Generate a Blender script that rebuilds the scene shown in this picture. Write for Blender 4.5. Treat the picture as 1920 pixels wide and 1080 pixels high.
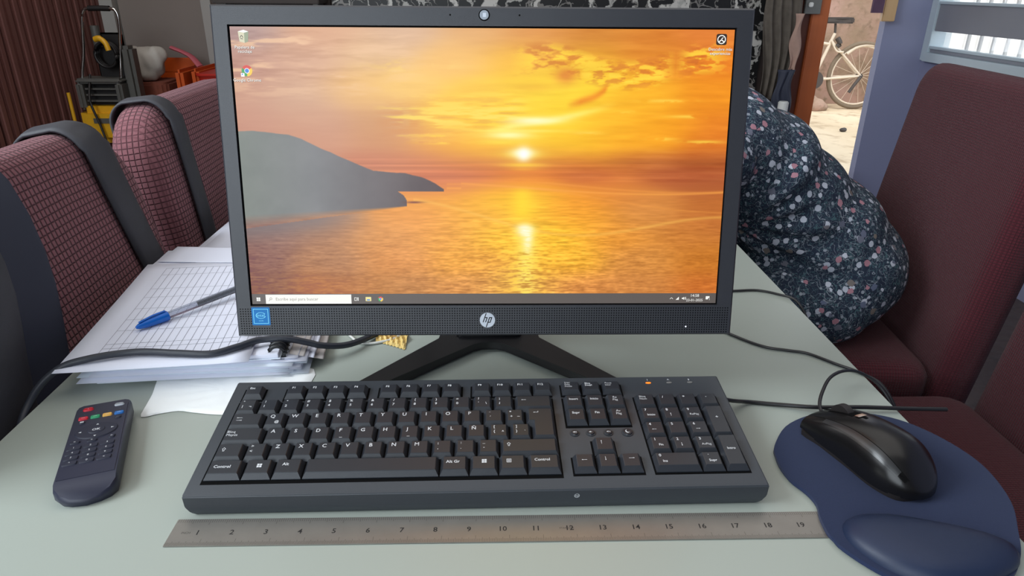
import bpy, bmesh, math, random
import numpy as np
from mathutils import Vector, Matrix, Euler
random.seed(7); rng = np.random.RandomState(5)
PI = math.pi
sc = bpy.context.scene
for o in list(bpy.data.objects): bpy.data.objects.remove(o)
COL = sc.collection
FL = -0.75            # floor height (the table top is z = 0)

# ---------------------------------------------------------------- camera, world, lights, exposure
cam = bpy.data.cameras.new('camera'); cob = bpy.data.objects.new('camera', cam); COL.objects.link(cob)
right = Vector((0.99942, -0.03324, 0.00752)); up = Vector((0.00645, 0.40111, 0.91601)); fwd = Vector((0.03347, 0.91543, -0.40109))
cob.matrix_world = Matrix(((right.x, up.x, -fwd.x, 0), (right.y, up.y, -fwd.y, 0), (right.z, up.z, -fwd.z, 0.37941), (0, 0, 0, 1)))
cam.sensor_width = 36; cam.lens = 1299.31 / 1920 * 36; cam.clip_start = 0.02; cam.clip_end = 100
sc.camera = cob
sc.view_settings.view_transform = 'Standard'; sc.view_settings.look = 'None'
sc.view_settings.exposure = 0.0; sc.view_settings.gamma = 1.0; sc.view_settings.use_curve_mapping = False
w = bpy.data.worlds.new('sky'); sc.world = w; w.use_nodes = True
bg = w.node_tree.nodes['Background']; bg.inputs[0].default_value = (0.86, 0.93, 1.0, 1); bg.inputs[1].default_value = 2.0
def area(name, loc, target, sx, sy, power, col):
    l = bpy.data.lights.new(name, 'AREA'); l.shape = 'RECTANGLE'; l.size = sx; l.size_y = sy; l.energy = power; l.color = col
    o = bpy.data.objects.new(name, l); COL.objects.link(o); o.location = loc
    o.rotation_euler = (Vector(target) - Vector(loc)).to_track_quat('-Z', 'Y').to_euler(); return o
area('window_daylight', (-1.22, -1.95, 0.85), (-0.05, 0.7, 0.05), 2.2, 1.95, 56, (0.84, 0.93, 1.0))     # big window behind and left of the viewer
area('side_window_daylight', (-2.0, 0.15, 1.45), (-0.35, 0.75, 0.0), 1.4, 1.0, 64, (0.86, 0.94, 1.0))                        # window in the left wall
area('ceiling_fill', (0.3, 1.3, 1.78), (0.3, 1.3, 0), 2.6, 2.6, 20, (1.0, 0.96, 0.91))             # added soft fill lamp at ceiling height
area('alcove_fill', (-1.9, 3.6, 1.80), (-1.95, 4.1, 0), 1.0, 1.2, 15, (1.0, 0.96, 0.92))                                         # fill lamp added to brighten the dim alcove
sun = bpy.data.lights.new('sun', 'SUN'); sun.energy = 2.2; sun.angle = 0.6; sun.color = (1, 0.95, 0.85)
so = bpy.data.objects.new('sun', sun); COL.objects.link(so); so.rotation_euler = Vector((0.35, 0.55, -1)).to_track_quat('-Z', 'Y').to_euler()

# ---------------------------------------------------------------- materials
def lin(c):
    return tuple(((v / 255) / 12.92 if v / 255 <= 0.04045 else ((v / 255 + 0.055) / 1.055) ** 2.4) for v in c)
class NT:
    def __init__(s, m): s.t = m.node_tree; s.n = s.t.nodes
    def add(s, t, **k):
        n = s.n.new(t)
        for a, b in k.items(): setattr(n, a, b)
        return n
    def link(s, a, b): s.t.links.new(a, b)
    def math(s, op, a, b=None, c=None):
        n = s.add('ShaderNodeMath', operation=op)
        for i, v in enumerate((a, b, c)):
            if v is None: continue
            if isinstance(v, (int, float)): n.inputs[i].default_value = v
            else: s.link(v, n.inputs[i])
        return n.outputs[0]
    def mix(s, f, a, b):
        n = s.add('ShaderNodeMix', data_type='RGBA')
        for i, v in ((0, f), (6, a), (7, b)):
            if isinstance(v, (int, float)): n.inputs[i].default_value = v
            elif isinstance(v, tuple): n.inputs[i].default_value = v if len(v) == 4 else v + (1,)
            else: s.link(v, n.inputs[i])
        return n.outputs[2]
def mat(name, rgb, rough=0.6, metal=0.0, var=0.08, scale=40, bump=0.0, bscale=200, spec=0.5, coat=0.0, trans=0.0, alpha=1.0, sheen=0.0):
    m = bpy.data.materials.new(name); m.use_nodes = True; t = NT(m); b = t.n['Principled BSDF']
    c = lin(rgb)
    tc = t.add('ShaderNodeTexCoord'); no = t.add('ShaderNodeTexNoise'); no.inputs['Scale'].default_value = scale; no.inputs['Detail'].default_value = 4
    t.link(tc.outputs['Object'], no.inputs['Vector'])
    lo = tuple(v * (1 - var) for v in c); hi = tuple(min(1, v * (1 + var)) for v in c)
    t.link(t.mix(no.outputs['Fac'], lo, hi), b.inputs['Base Color'])
    b.inputs['Roughness'].default_value = rough; b.inputs['Metallic'].default_value = metal
    b.inputs['Specular IOR Level'].default_value = spec; b.inputs['Coat Weight'].default_value = coat; b.inputs['Coat Roughness'].default_value = 0.08
    b.inputs['Transmission Weight'].default_value = trans; b.inputs['Alpha'].default_value = alpha; b.inputs['Sheen Weight'].default_value = sheen
    if bump:
        n2 = t.add('ShaderNodeTexNoise'); n2.inputs['Scale'].default_value = bscale; t.link(tc.outputs['Object'], n2.inputs['Vector'])
        bp = t.add('ShaderNodeBump'); bp.inputs['Strength'].default_value = bump; bp.inputs['Distance'].default_value = 0.002
        t.link(n2.outputs['Fac'], bp.inputs['Height']); t.link(bp.outputs['Normal'], b.inputs['Normal'])
    return m
def emit(name, rgb, s=1.0):
    m = bpy.data.materials.new(name); m.use_nodes = True; t = NT(m); b = t.n['Principled BSDF']
    b.inputs['Base Color'].default_value = (0.01, 0.01, 0.01, 1); b.inputs['Roughness'].default_value = 0.4
    b.inputs['Emission Color'].default_value = lin(rgb) + (1,); b.inputs['Emission Strength'].default_value = s
    return m
def waffle(name, rgb, dark, cell=0.0085):
    """knitted cover: small raised cells with darker recessed grooves between them"""
    m = bpy.data.materials.new(name); m.use_nodes = True; t = NT(m); b = t.n['Principled BSDF']
    tc = t.add('ShaderNodeTexCoord'); sp = t.add('ShaderNodeSeparateXYZ'); t.link(tc.outputs['Object'], sp.inputs[0])
    nz = t.add('ShaderNodeTexNoise'); nz.inputs['Scale'].default_value = 9; t.link(tc.outputs['Object'], nz.inputs['Vector'])
    sn = t.add('ShaderNodeSeparateXYZ'); t.link(tc.outputs['Normal'], sn.inputs[0])
    tot = None
    for i, (cs, wd) in enumerate(((cell * 1.15, 0.16), (cell, 0.28), (cell * 1.15, 0.16))):
        wob = t.math('MULTIPLY_ADD', nz.outputs['Fac'], 0.004, sp.outputs[i])
        fr = t.math('FRACT', t.math('DIVIDE', wob, cs))
        tri = t.math('ABSOLUTE', t.math('SUBTRACT', fr, 0.5))
        l = t.add('ShaderNodeMapRange', interpolation_type='SMOOTHSTEP'); l.inputs[1].default_value = 0.5 - wd; l.inputs[2].default_value = 0.5
        t.link(tri, l.inputs[0])
        ab = t.math('ABSOLUTE', sn.outputs[i]); wgt = t.math('SUBTRACT', 1.0, t.math('MULTIPLY', ab, ab))
        g = t.math('MULTIPLY', l.outputs[0], wgt)
        tot = g if tot is None else t.math('MAXIMUM', tot, g)
    fine = t.add('ShaderNodeTexNoise'); fine.inputs['Scale'].default_value = 600; t.link(tc.outputs['Object'], fine.inputs['Vector'])
    base = t.mix(fine.outputs['Fac'], tuple(v * 0.8 for v in lin(rgb)), tuple(v * 1.25 for v in lin(rgb)))
    t.link(t.mix(t.math('MULTIPLY', tot, 0.85), base, lin(dark)), b.inputs['Base Color'])
    b.inputs['Roughness'].default_value = 0.95; b.inputs['Specular IOR Level'].default_value = 0.15; b.inputs['Sheen Weight'].default_value = 0.1
    bp = t.add('ShaderNodeBump'); bp.inputs['Strength'].default_value = 0.7; bp.inputs['Distance'].default_value = 0.0025; bp.invert = True
    t.link(tot, bp.inputs['Height']); t.link(bp.outputs['Normal'], b.inputs['Normal'])
    return m
def floral(name):
    m = bpy.data.materials.new(name); m.use_nodes = True; t = NT(m); b = t.n['Principled BSDF']
    tc = t.add('ShaderNodeTexCoord'); co = tc.outputs['Object']
    wn = t.add('ShaderNodeTexNoise'); wn.inputs['Scale'].default_value = 150; t.link(co, wn.inputs['Vector'])
    def vor(scale, off):
        mp = t.add('ShaderNodeMapping'); mp.inputs['Location'].default_value = (off, off * 1.7, off * 0.6); t.link(co, mp.inputs['Vector'])
        v = t.add('ShaderNodeTexVoronoi', feature='F1'); v.inputs['Scale'].default_value = scale; t.link(mp.outputs[0], v.inputs['Vector']); return v
    out = t.mix(wn.outputs['Fac'], lin((28, 34, 50)), lin((50, 60, 78)))
    # thin stems: closed contour lines of a twisting noise
    for sc_, th, c in ((50, 0.008, (112, 124, 132)), (70, 0.018, (70, 96, 104)), (38, 0.009, (128, 136, 146))):
        n = t.add('ShaderNodeTexNoise'); n.inputs['Scale'].default_value = sc_; n.inputs['Detail'].default_value = 2; n.inputs['Distortion'].default_value = 1.2; t.link(co, n.inputs['Vector'])
        d = t.math('ABSOLUTE', t.math('SUBTRACT', n.outputs['Fac'], 0.5))
        out = t.mix(t.math('LESS_THAN', d, th), out, lin(c))
    for sc_, off, r, c1, c2 in ((76, 3.1, 0.24, (150, 156, 166), (120, 128, 140)), (47, 0.0, 0.29, (196, 200, 212), (176, 182, 196)), (37, 7.3, 0.235, (178, 130, 142), (160, 116, 128)), (26, 5.2, 0.17, (128, 118, 110), (96, 104, 128))):
        v = vor(sc_, off); d = t.math('MULTIPLY_ADD', wn.outputs['Fac'], 0.26, v.outputs['Distance'])
        sepc = t.add('ShaderNodeSeparateColor'); t.link(v.outputs['Color'], sepc.inputs[0])
        keep = t.math('GREATER_THAN', sepc.outputs[0], 0.55 if sc_ == 37 else 0.22)
        f = t.math('MULTIPLY', t.math('LESS_THAN', d, r + 0.13), keep)
        out = t.mix(f, out, t.mix(sepc.outputs[1], lin(c1), lin(c2)))
    t.link(out, b.inputs['Base Color']); b.inputs['Roughness'].default_value = 0.85; b.inputs['Specular IOR Level'].default_value = 0.2
    return m
def marble(name):
    """black sheet with white branching veins"""
    m = bpy.data.materials.new(name); m.use_nodes = True; t = NT(m); b = t.n['Principled BSDF']
    tc = t.add('ShaderNodeTexCoord'); out = lin((14, 13, 14)) + (1,)
    ns = t.add('ShaderNodeTexNoise'); ns.inputs['Scale'].default_value = 9; ns.inputs['Detail'].default_value = 5; t.link(tc.outputs['Object'], ns.inputs['Vector'])
    va = t.add('ShaderNodeVectorMath', operation='MULTIPLY_ADD'); va.inputs[1].default_value = (0.22, 0.22, 0.22)
    t.link(ns.outputs['Color'], va.inputs[0]); t.link(tc.outputs['Object'], va.inputs[2])
    for s_, th, c in ((5.0, 0.022, (168, 165, 160)), (11.0, 0.035, (120, 116, 112)), (2.6, 0.02, (196, 192, 186))):
        mp = t.add('ShaderNodeMapping'); mp.inputs['Scale'].default_value = (1.25, 1, 0.62); t.link(va.outputs[0], mp.inputs['Vector'])
        v = t.add('ShaderNodeTexVoronoi', feature='DISTANCE_TO_EDGE'); v.inputs['Scale'].default_value = s_; t.link(mp.outputs[0], v.inputs['Vector'])
        n2 = t.add('ShaderNodeTexNoise'); n2.inputs['Scale'].default_value = 3.5 * s_ / 5; t.link(tc.outputs['Object'], n2.inputs['Vector'])
        thr = t.math('MULTIPLY', t.math('SUBTRACT', n2.outputs['Fac'], 0.33), th * 7)
        mr = t.add('ShaderNodeMapRange'); t.link(t.math('SUBTRACT', thr, v.outputs['Distance']), mr.inputs[0]); mr.inputs[1].default_value = 0; mr.inputs[2].default_value = 0.012
        out = t.mix(mr.outputs[0], out, lin(c))
    t.link(out, b.inputs['Base Color']); b.inputs['Roughness'].default_value = 0.45
    return m
def wood(name, c1, c2, ax=(1, 1, 0.06), rough=0.45):
    m = bpy.data.materials.new(name); m.use_nodes = True; t = NT(m); b = t.n['Principled BSDF']
    tc = t.add('ShaderNodeTexCoord'); mp = t.add('ShaderNodeMapping'); mp.inputs['Scale'].default_value = ax; t.link(tc.outputs['Object'], mp.inputs['Vector'])
    n = t.add('ShaderNodeTexNoise'); n.inputs['Scale'].default_value = 40; n.inputs['Detail'].default_value = 6; t.link(mp.outputs[0], n.inputs['Vector'])
    t.link(t.mix(n.outputs['Fac'], lin(c1), lin(c2)), b.inputs['Base Color']); b.inputs['Roughness'].default_value = rough
    return m
def stone(name, c1, c2, c3, s1=2.5, s2=14, rough=0.9):
    m = bpy.data.materials.new(name); m.use_nodes = True; t = NT(m); b = t.n['Principled BSDF']
    tc = t.add('ShaderNodeTexCoord')
    a = t.add('ShaderNodeTexNoise'); a.inputs['Scale'].default_value = s1; a.inputs['Detail'].default_value = 6; t.link(tc.outputs['Object'], a.inputs['Vector'])
    c = t.add('ShaderNodeTexNoise'); c.inputs['Scale'].default_value = s2; c.inputs['Detail'].default_value = 8; t.link(tc.outputs['Object'], c.inputs['Vector'])
    mr = t.add('ShaderNodeMapRange'); mr.inputs[1].default_value = 0.38; mr.inputs[2].default_value = 0.62; t.link(a.outputs['Fac'], mr.inputs[0])
    x = t.mix(mr.outputs[0], lin(c1), lin(c2)); mr2 = t.add('ShaderNodeMapRange'); mr2.inputs[1].default_value = 0.52; mr2.inputs[2].default_value = 0.7; t.link(c.outputs['Fac'], mr2.inputs[0])
    t.link(t.mix(mr2.outputs[0], x, lin(c3)), b.inputs['Base Color']); b.inputs['Roughness'].default_value = rough
    bp = t.add('ShaderNodeBump'); bp.inputs['Strength'].default_value = 0.5; bp.inputs['Distance'].default_value = 0.02; t.link(c.outputs['Fac'], bp.inputs['Height']); t.link(bp.outputs['Normal'], b.inputs['Normal'])
    return m
M = {}
M['glass_top'] = mat('satin_glass', (161, 168, 160), 0.30, var=0.02, scale=3, spec=0.45)
M['glass_edge'] = mat('glass_edge', (190, 205, 195), 0.2, var=0.02)
M['plastic'] = mat('dark_plastic', (46, 47, 53), 0.36, var=0.05, scale=300, bump=0.12, bscale=2500, spec=0.6)
M['plastic_kb'] = mat('keyboard_plastic', (54, 58, 64), 0.38, var=0.04, scale=300, bump=0.1, bscale=2500)
M['key'] = mat('key_plastic', (40, 43, 49), 0.34, var=0.05, scale=400, bump=0.08, bscale=2500, spec=0.5)
M['hole'] = mat('black_recess', (6, 6, 7), 0.8, spec=0.1)
M['gloss'] = mat('glossy_black', (10, 10, 11), 0.12, spec=0.5)
M['mouse_top'] = mat('mouse_black', (16, 15, 16), 0.27, spec=0.5, var=0.05)
M['stand'] = mat('stand_black', (26, 25, 28), 0.33, spec=0.5)
M['legend'] = mat('legend_white', (205, 208, 212), 0.6, var=0.02)
M['steel'] = mat('ruler_steel', (150, 146, 140), 0.42, metal=0.7, var=0.12, scale=60, bump=0.02, bscale=900)
M['ink'] = mat('engraved_ink', (34, 32, 32), 0.6)
M['inkfaint'] = mat('engraved_ink_faint', (66, 63, 60), 0.6)
M['pad'] = mat('pad_cloth', (33, 43, 72), 0.9, var=0.12, scale=700, bump=0.2, bscale=3000, sheen=0.1, spec=0.2)
M['gel'] = mat('gel_rest_cloth', (32, 42, 66), 0.42, var=0.08, scale=500, spec=0.35, bump=0.1, bscale=2500)
M['remote'] = mat('remote_plastic', (38, 40, 58), 0.42, var=0.05, scale=300)
M['button'] = mat('rubber_button', (36, 38, 54), 0.5)
M['red'] = mat('button_red', (200, 30, 50), 0.5); M['green'] = mat('button_green', (40, 150, 100), 0.5)
M['yellow'] = mat('button_yellow', (222, 170, 80), 0.5); M['blue'] = mat('button_blue', (30, 105, 180), 0.5); M['palebtn'] = mat('button_pale', (185, 190, 198), 0.5)
M['paper'] = mat('paper', (226, 228, 242), 0.8, var=0.03, scale=12, bump=0.06, bscale=30)
M['paperblue'] = mat('paper_bluish', (222, 230, 242), 0.8, var=0.04, scale=12)
M['papergrey'] = mat('paper_greyish', (176, 168, 165), 0.8, var=0.06, scale=12)
M['tissue'] = mat('tissue', (244, 246, 246), 0.95, var=0.015, scale=30, bump=0.25, bscale=70)
M['line'] = mat('print_line', (98, 100, 114), 0.8)
M['coil'] = mat('coil_black', (20, 20, 24), 0.35)
M['cable'] = mat('cable_black', (28, 27, 30), 0.36, spec=0.5)
M['cablegrey'] = mat('cable_dark_grey', (44, 47, 56), 0.42, spec=0.5)
M['cablewhite'] = mat('cable_white', (225, 225, 220), 0.4)
M['wrapper'] = mat('wrapper_yellow', (226, 196, 122), 0.45, var=0.1, scale=80, bump=0.4, bscale=200)
M['penblue'] = mat('pen_blue', (10, 96, 188), 0.3)
M['clear'] = mat('clear_plastic', (205, 210, 222), 0.12, trans=0.85, var=0.01)
M['knit'] = waffle('maroon_waffle_knit', (138, 92, 98), (60, 34, 41), 0.0078)
M['knitr'] = waffle('maroon_ribbed_knit', (84, 37, 45), (56, 24, 31), 0.0045)
M['band'] = mat('dark_grey_band', (58, 58, 64), 0.6, var=0.1, scale=60, bump=0.15, bscale=1200)
M['navy'] = mat('navy_cloth', (48, 52, 68), 0.7, var=0.12, scale=12, bump=0.3, bscale=30)
M['floral'] = floral('floral_print')
M['skin'] = mat('skin', (196, 146, 120), 0.55, var=0.06, scale=30); M['hair'] = mat('hair_dark', (30, 24, 22), 0.5, var=0.3, scale=200)
M['eye'] = mat('eye_white', (225, 222, 216), 0.3); M['iris'] = mat('eye_dark', (30, 22, 18), 0.3); M['lip'] = mat('lip', (160, 92, 88), 0.5)
M['marble'] = marble('black_white_veined_sheet')
M['slat'] = mat('wall_slat_maroon', (116, 74, 68), 0.55, var=0.15, scale=6)
M['slatgap'] = mat('wall_slat_recess', (34, 20, 22), 0.8)
M['greywall'] = mat('grey_plaster', (138, 128, 122), 0.9, var=0.06, scale=2, bump=0.2, bscale=60)
M['palewall'] = mat('pale_plaster', (168, 166, 162), 0.85, var=0.05, scale=2)
M['bluewall'] = mat('blue_grey_paint', (142, 146, 176), 0.6, var=0.05, scale=3)
M['slatwin'] = mat('frosted_band', (140, 142, 152), 0.5, var=0.04, scale=3)
M['winframe'] = mat('window_frame_white', (190, 205, 215), 0.4, var=0.03)
M['darkwall'] = mat('dark_brown_panel', (46, 33, 27), 0.6, var=0.2, scale=5)
M['floor'] = stone('floor_tile', (70, 60, 58), (86, 74, 70), (60, 52, 50), 1.2, 20, 0.5)
M['ceil'] = mat('ceiling_white', (190, 188, 182), 0.9)
M['post'] = wood('orange_varnished_wood', (168, 84, 40), (196, 106, 56)); M['postdark'] = wood('dark_varnished_wood', (84, 40, 24), (112, 54, 32))
M['woodpale'] = wood('pale_wood', (196, 158, 112), (214, 178, 134))
M['outwall'] = stone('outdoor_stone_wall', (152, 130, 110), (178, 146, 134), (136, 116, 98))
M['outground'] = stone('outdoor_ground', (206, 186, 156), (222, 204, 176), (180, 158, 130), 1.6, 9)
M['bikewhite'] = mat('bicycle_paint', (214, 200, 182), 0.45); M['tyre'] = mat('tyre', (120, 106, 90), 0.85); M['bikedark'] = mat('bicycle_dark', (66, 60, 58), 0.6)
M['chrome'] = mat('chrome', (200, 198, 194), 0.15, metal=1.0, var=0.02); M['washyellow'] = mat('washer_yellow', (216, 160, 28), 0.4)
M['washgrey'] = mat('washer_grey', (84, 82, 78), 0.5); M['black'] = mat('black_rubber', (26, 22, 22), 0.5)
M['orange'] = mat('orange_plastic', (206, 88, 30), 0.4); M['redp'] = mat('red_plastic', (196, 48, 36), 0.4); M['pinkp'] = mat('pink_plastic', (190, 92, 104), 0.5)
M['bag'] = mat('white_bag', (190, 184, 176), 0.7, bump=0.5, bscale=25); M['garment'] = mat('mottled_garment', (96, 88, 80), 0.9, var=0.45, scale=28, bump=0.4, bscale=60)
M['whitemat'] = mat('white_plastic', (225, 225, 222), 0.4); M['greymetal'] = mat('grey_metal', (120, 120, 116), 0.4, metal=0.6)
M['intelblue'] = mat('sticker_blue', (14, 112, 180), 0.35, spec=0.3); M['intelpale'] = mat('sticker_pale', (120, 215, 245), 0.35)
M['badge'] = mat('badge_silver', (196, 202, 212), 0.3, metal=0.3); M['lens'] = mat('camera_lens_cover', (150, 158, 168), 0.3)
M['grille'] = mat('window_bars', (150, 155, 160), 0.5)
M['orangeled'] = emit('led_orange', (255, 130, 30), 1.6); M['whiteled'] = emit('led_white', (240, 245, 255), 1.2)
M['ledoff'] = mat('led_off', (120, 118, 116), 0.4)
def screen_mat(name, rough=0.30):
    m = bpy.data.materials.new(name); m.use_nodes = True; t = NT(m); b = t.n['Principled BSDF']
    a = t.add('ShaderNodeAttribute', attribute_name='picture'); t.link(a.outputs['Color'], b.inputs['Emission Color']); b.inputs['Emission Strength'].default_value = 1.0
    b.inputs['Base Color'].default_value = (0.006, 0.006, 0.006, 1); b.inputs['Roughness'].default_value = rough; b.inputs['Specular IOR Level'].default_value = 0.5
    return m
M['screen'] = screen_mat('screen_panel')
def scr(name, rgb): return emit('screen_' + name, rgb)
M['s_white'] = scr('white', (250, 250, 245)); M['s_bar'] = scr('taskbar', (92, 84, 80)); M['s_cream'] = scr('search', (246, 246, 240)); M['s_grey'] = scr('grey_text', (140, 134, 120))
M['s_red'] = scr('red', (214, 64, 52)); M['s_green'] = scr('green', (60, 160, 84)); M['s_yellow'] = scr('yellow', (244, 200, 66)); M['s_blue'] = scr('blue', (66, 132, 216))
M['s_dark'] = scr('dark', (48, 30, 22)); M['s_bin'] = scr('bin', (214, 210, 180)); M['s_bin2'] = scr('bin_shade', (150, 160, 132)); M['s_folder'] = scr('folder', (240, 226, 150))

# ---------------------------------------------------------------- builders
def link_mesh(name, me, m=None, parent=None, loc=None, rot=None, smooth=False):
    o = bpy.data.objects.new(name, me); COL.objects.link(o)
    if m is not None and not me.materials: me.materials.append(m)
    if parent is not None: o.parent = parent
    if loc is not None: o.location = loc
    if rot is not None: o.rotation_euler = rot
    if smooth:
        me.polygons.foreach_set('use_smooth', [True] * len(me.polygons))
    return o
def raw(name, v, f, m=None, parent=None, smooth=False, loc=None, rot=None):
    me = bpy.data.meshes.new(name); me.from_pydata([tuple(p) for p in v], [], f); me.update()
    return link_mesh(name, me, m, parent, loc, rot, smooth)
def bmobj(name, bm, m=None, parent=None, smooth=False, loc=None, rot=None):
    bmesh.ops.recalc_face_normals(bm, faces=bm.faces)
    me = bpy.data.meshes.new(name); bm.to_mesh(me); bm.free()
    return link_mesh(name, me, m, parent, loc, rot, smooth)
def sharp(o, ang=35):
    o.data.polygons.foreach_set('use_smooth', [True] * len(o.data.polygons)); o.data.set_sharp_from_angle(angle=math.radians(ang)); return o
def add_box(bm, c, d, R=None):
    r = bmesh.ops.create_cube(bm, size=1.0)['verts']
    for v in r:
        p = Vector((v.co.x * d[0], v.co.y * d[1], v.co.z * d[2]))
        if R is not None: p = R @ p
        v.co = p + Vector(c)
    return r
def box(name, c, d, m, parent=None, bev=0.0, seg=2, R=None):
    """c is the centre of the box; its object origin sits at that centre"""
    bm = bmesh.new(); add_box(bm, (0, 0, 0), d, R)
    if bev: bmesh.ops.bevel(bm, geom=list(bm.edges), offset=bev, segments=seg, affect='EDGES', clamp_overlap=True)
    o = bmobj(name, bm, m, parent, loc=c)
    return sharp(o) if bev else o
def add_prism(bm, poly, z0, z1, inset=None):
    a = [bm.verts.new((x, y, z0)) for x, y in poly]; q = inset or poly
    b = [bm.verts.new((x, y, z1)) for x, y in q]; n = len(poly)
    bm.faces.new(a[::-1]); bm.faces.new(b)
    for i in range(n): bm.faces.new((a[i], a[(i + 1) % n], b[(i + 1) % n], b[i]))
def prism(name, poly, z0, z1, m, parent=None, inset=None, bev=0.0, seg=2, loc=None, rot=None):
    bm = bmesh.new(); add_prism(bm, poly, z0, z1, inset)
    if bev: bmesh.ops.bevel(bm, geom=list(bm.edges), offset=bev, segments=seg, affect='EDGES', clamp_overlap=True)
    o = bmobj(name, bm, m, parent, loc=loc, rot=rot); return sharp(o)
def smooth_path(pts, k=6):
    P = [Vector(p) for p in pts]; P = [P[0] * 2 - P[1]] + P + [P[-1] * 2 - P[-2]]; out = []
    for i in range(1, len(P) - 2):
        for j in range(k):
            t = j / k; a, b, c, d = P[i - 1], P[i], P[i + 1], P[i + 2]
            out.append(0.5 * ((2 * b) + (c - a) * t + (2 * a - 5 * b + 4 * c - d) * t * t + (3 * b - 3 * c + d - a) * t ** 3))
    out.append(P[-2]); return out
def add_tube(bm, pts, r, n=8, caps=True, flat=1.0):
    pts = [Vector(p) for p in pts]; rings = []; ref = Vector((0, 0, 1))
    for i, p in enumerate(pts):
        t = (pts[min(i + 1, len(pts) - 1)] - pts[max(i - 1, 0)]).normalized()
        if abs(t.dot(ref)) > 0.95: rr = Vector((1, 0, 0))
        else: rr = ref
        u = t.cross(rr).normalized(); v = u.cross(t).normalized()
        ra = r[i] if isinstance(r, (list, tuple)) else r
        rings.append([bm.verts.new(p + u * math.cos(2 * PI * k / n) * ra + v * math.sin(2 * PI * k / n) * ra * flat) for k in range(n)])
    for a, b in zip(rings, rings[1:]):
        for k in range(n): bm.faces.new((a[k], a[(k + 1) % n], b[(k + 1) % n], b[k]))
    if caps: bm.faces.new(rings[0][::-1]); bm.faces.new(rings[-1])
def tube(name, pts, r, m, parent=None, n=8, k=6, loc=None, rot=None, flat=1.0):
    bm = bmesh.new(); add_tube(bm, smooth_path(pts, k) if k > 1 else pts, r, n, flat=flat)
    return sharp(bmobj(name, bm, m, parent, loc=loc, rot=rot), 50)
def ell(cx, cy, rx, ry, n=24, a0=0):
    return [(cx + rx * math.cos(a0 + 2 * PI * i / n), cy + ry * math.sin(a0 + 2 * PI * i / n)) for i in range(n)]
def rrect(cx, cy, w_, h_, r, n=4):
    out = []
    for sx, sy, a in ((1, 1, 0), (-1, 1, PI / 2), (-1, -1, PI), (1, -1, 1.5 * PI)):
        for i in range(n + 1):
            t = a + PI / 2 * i / n; out.append((cx + sx * (w_ / 2 - r) + r * math.cos(t), cy + sy * (h_ / 2 - r) + r * math.sin(t)))
    return out
def empty(name, loc, label, cat, group=None, rot=(0, 0, 0)):
    o = bpy.data.objects.new(name, None); COL.objects.link(o); o.location = loc; o.rotation_euler = rot; o.empty_display_size = 0.05
    o['label'] = label; o['category'] = cat
    if group: o['group'] = group
    return o
def tag(o, label, cat, group=None, kind=None):
    o['label'] = label; o['category'] = cat
    if group: o['group'] = group
    if kind: o['kind'] = kind
    return o
def struct(o): o['kind'] = 'structure'; return o
_tc = {}
def text_mesh(s, size, align='CENTER', shear=0.0, bold=0.0, space=1.0, line=0.95, sx=1.0):
    k = (s, size, align, shear, bold, space, line, sx)
    if k in _tc: return _tc[k]
    c = bpy.data.curves.new('t', 'FONT'); c.body = s; c.size = size; c.align_x = align; c.align_y = 'CENTER'; c.shear = shear; c.offset = bold
    c.space_character = space; c.space_line = line; c.resolution_u = 2
    o = bpy.data.objects.new('t', c); COL.objects.link(o)
    dg = bpy.context.evaluated_depsgraph_get(); me = bpy.data.meshes.new_from_object(o.evaluated_get(dg))
    bpy.data.objects.remove(o); me.materials.clear()
    if sx != 1.0:
        for v in me.vertices: v.co.x *= sx
    _tc[k] = me; return me
def text(name, s, size, loc, m, parent, rot=None, **k):
    me = text_mesh(s, size, **k).copy(); return link_mesh(name, me, m, parent, loc, rot)
def flat(name, polys, z, m, parent=None, loc=None):
    v = []; f = []
    for p in polys:
        f.append(list(range(len(v), len(v) + len(p)))); v += [(x, y, z) for x, y in p]
    return raw(name, v, f, m, parent, loc=loc)
def arrow(cx, cy, d, L=3.4, wd=0.35, hd=1.1):
    """arrow as polygons, pointing in direction d (radians)"""
    c, s = math.cos(d), math.sin(d)
    def T(pts): return [(cx + x * c - y * s, cy + x * s + y * c) for x, y in pts]
    return [T([(-L / 2, -wd / 2), (L / 2 - hd, -wd / 2), (L / 2 - hd, wd / 2), (-L / 2, wd / 2)]), T([(L / 2 - hd, -hd / 2), (L / 2, 0), (L / 2 - hd, hd / 2)])]
def scale2(polys, s=0.001): return [[(x * s, y * s) for x, y in p] for p in polys]
def noise2(h, w_, gx, gy, seed):
    r = np.random.RandomState(seed); g = r.rand(int(gy) + 3, int(gx) + 3)
    y = np.linspace(0, gy, h); x = np.linspace(0, gx, w_); yi = y.astype(int); xi = x.astype(int)
    fy = (y - yi); fx = (x - xi); fy = (fy * fy * (3 - 2 * fy))[:, None]; fx = (fx * fx * (3 - 2 * fx))[None]
    a = g[np.ix_(yi, xi)]; b = g[np.ix_(yi, xi + 1)]; c = g[np.ix_(yi + 1, xi)]; d = g[np.ix_(yi + 1, xi + 1)]
    return (a * (1 - fx) + b * fx) * (1 - fy) + (c * (1 - fx) + d * fx) * fy
def fbm(h, w_, gx, gy, seed, o=4):
    t = 0; s = 0; a = 1
    for i in range(o): t = t + a * noise2(h, w_, gx * 2 ** i, gy * 2 ** i, seed + i); s += a; a *= 0.55
    return t / s
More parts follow.
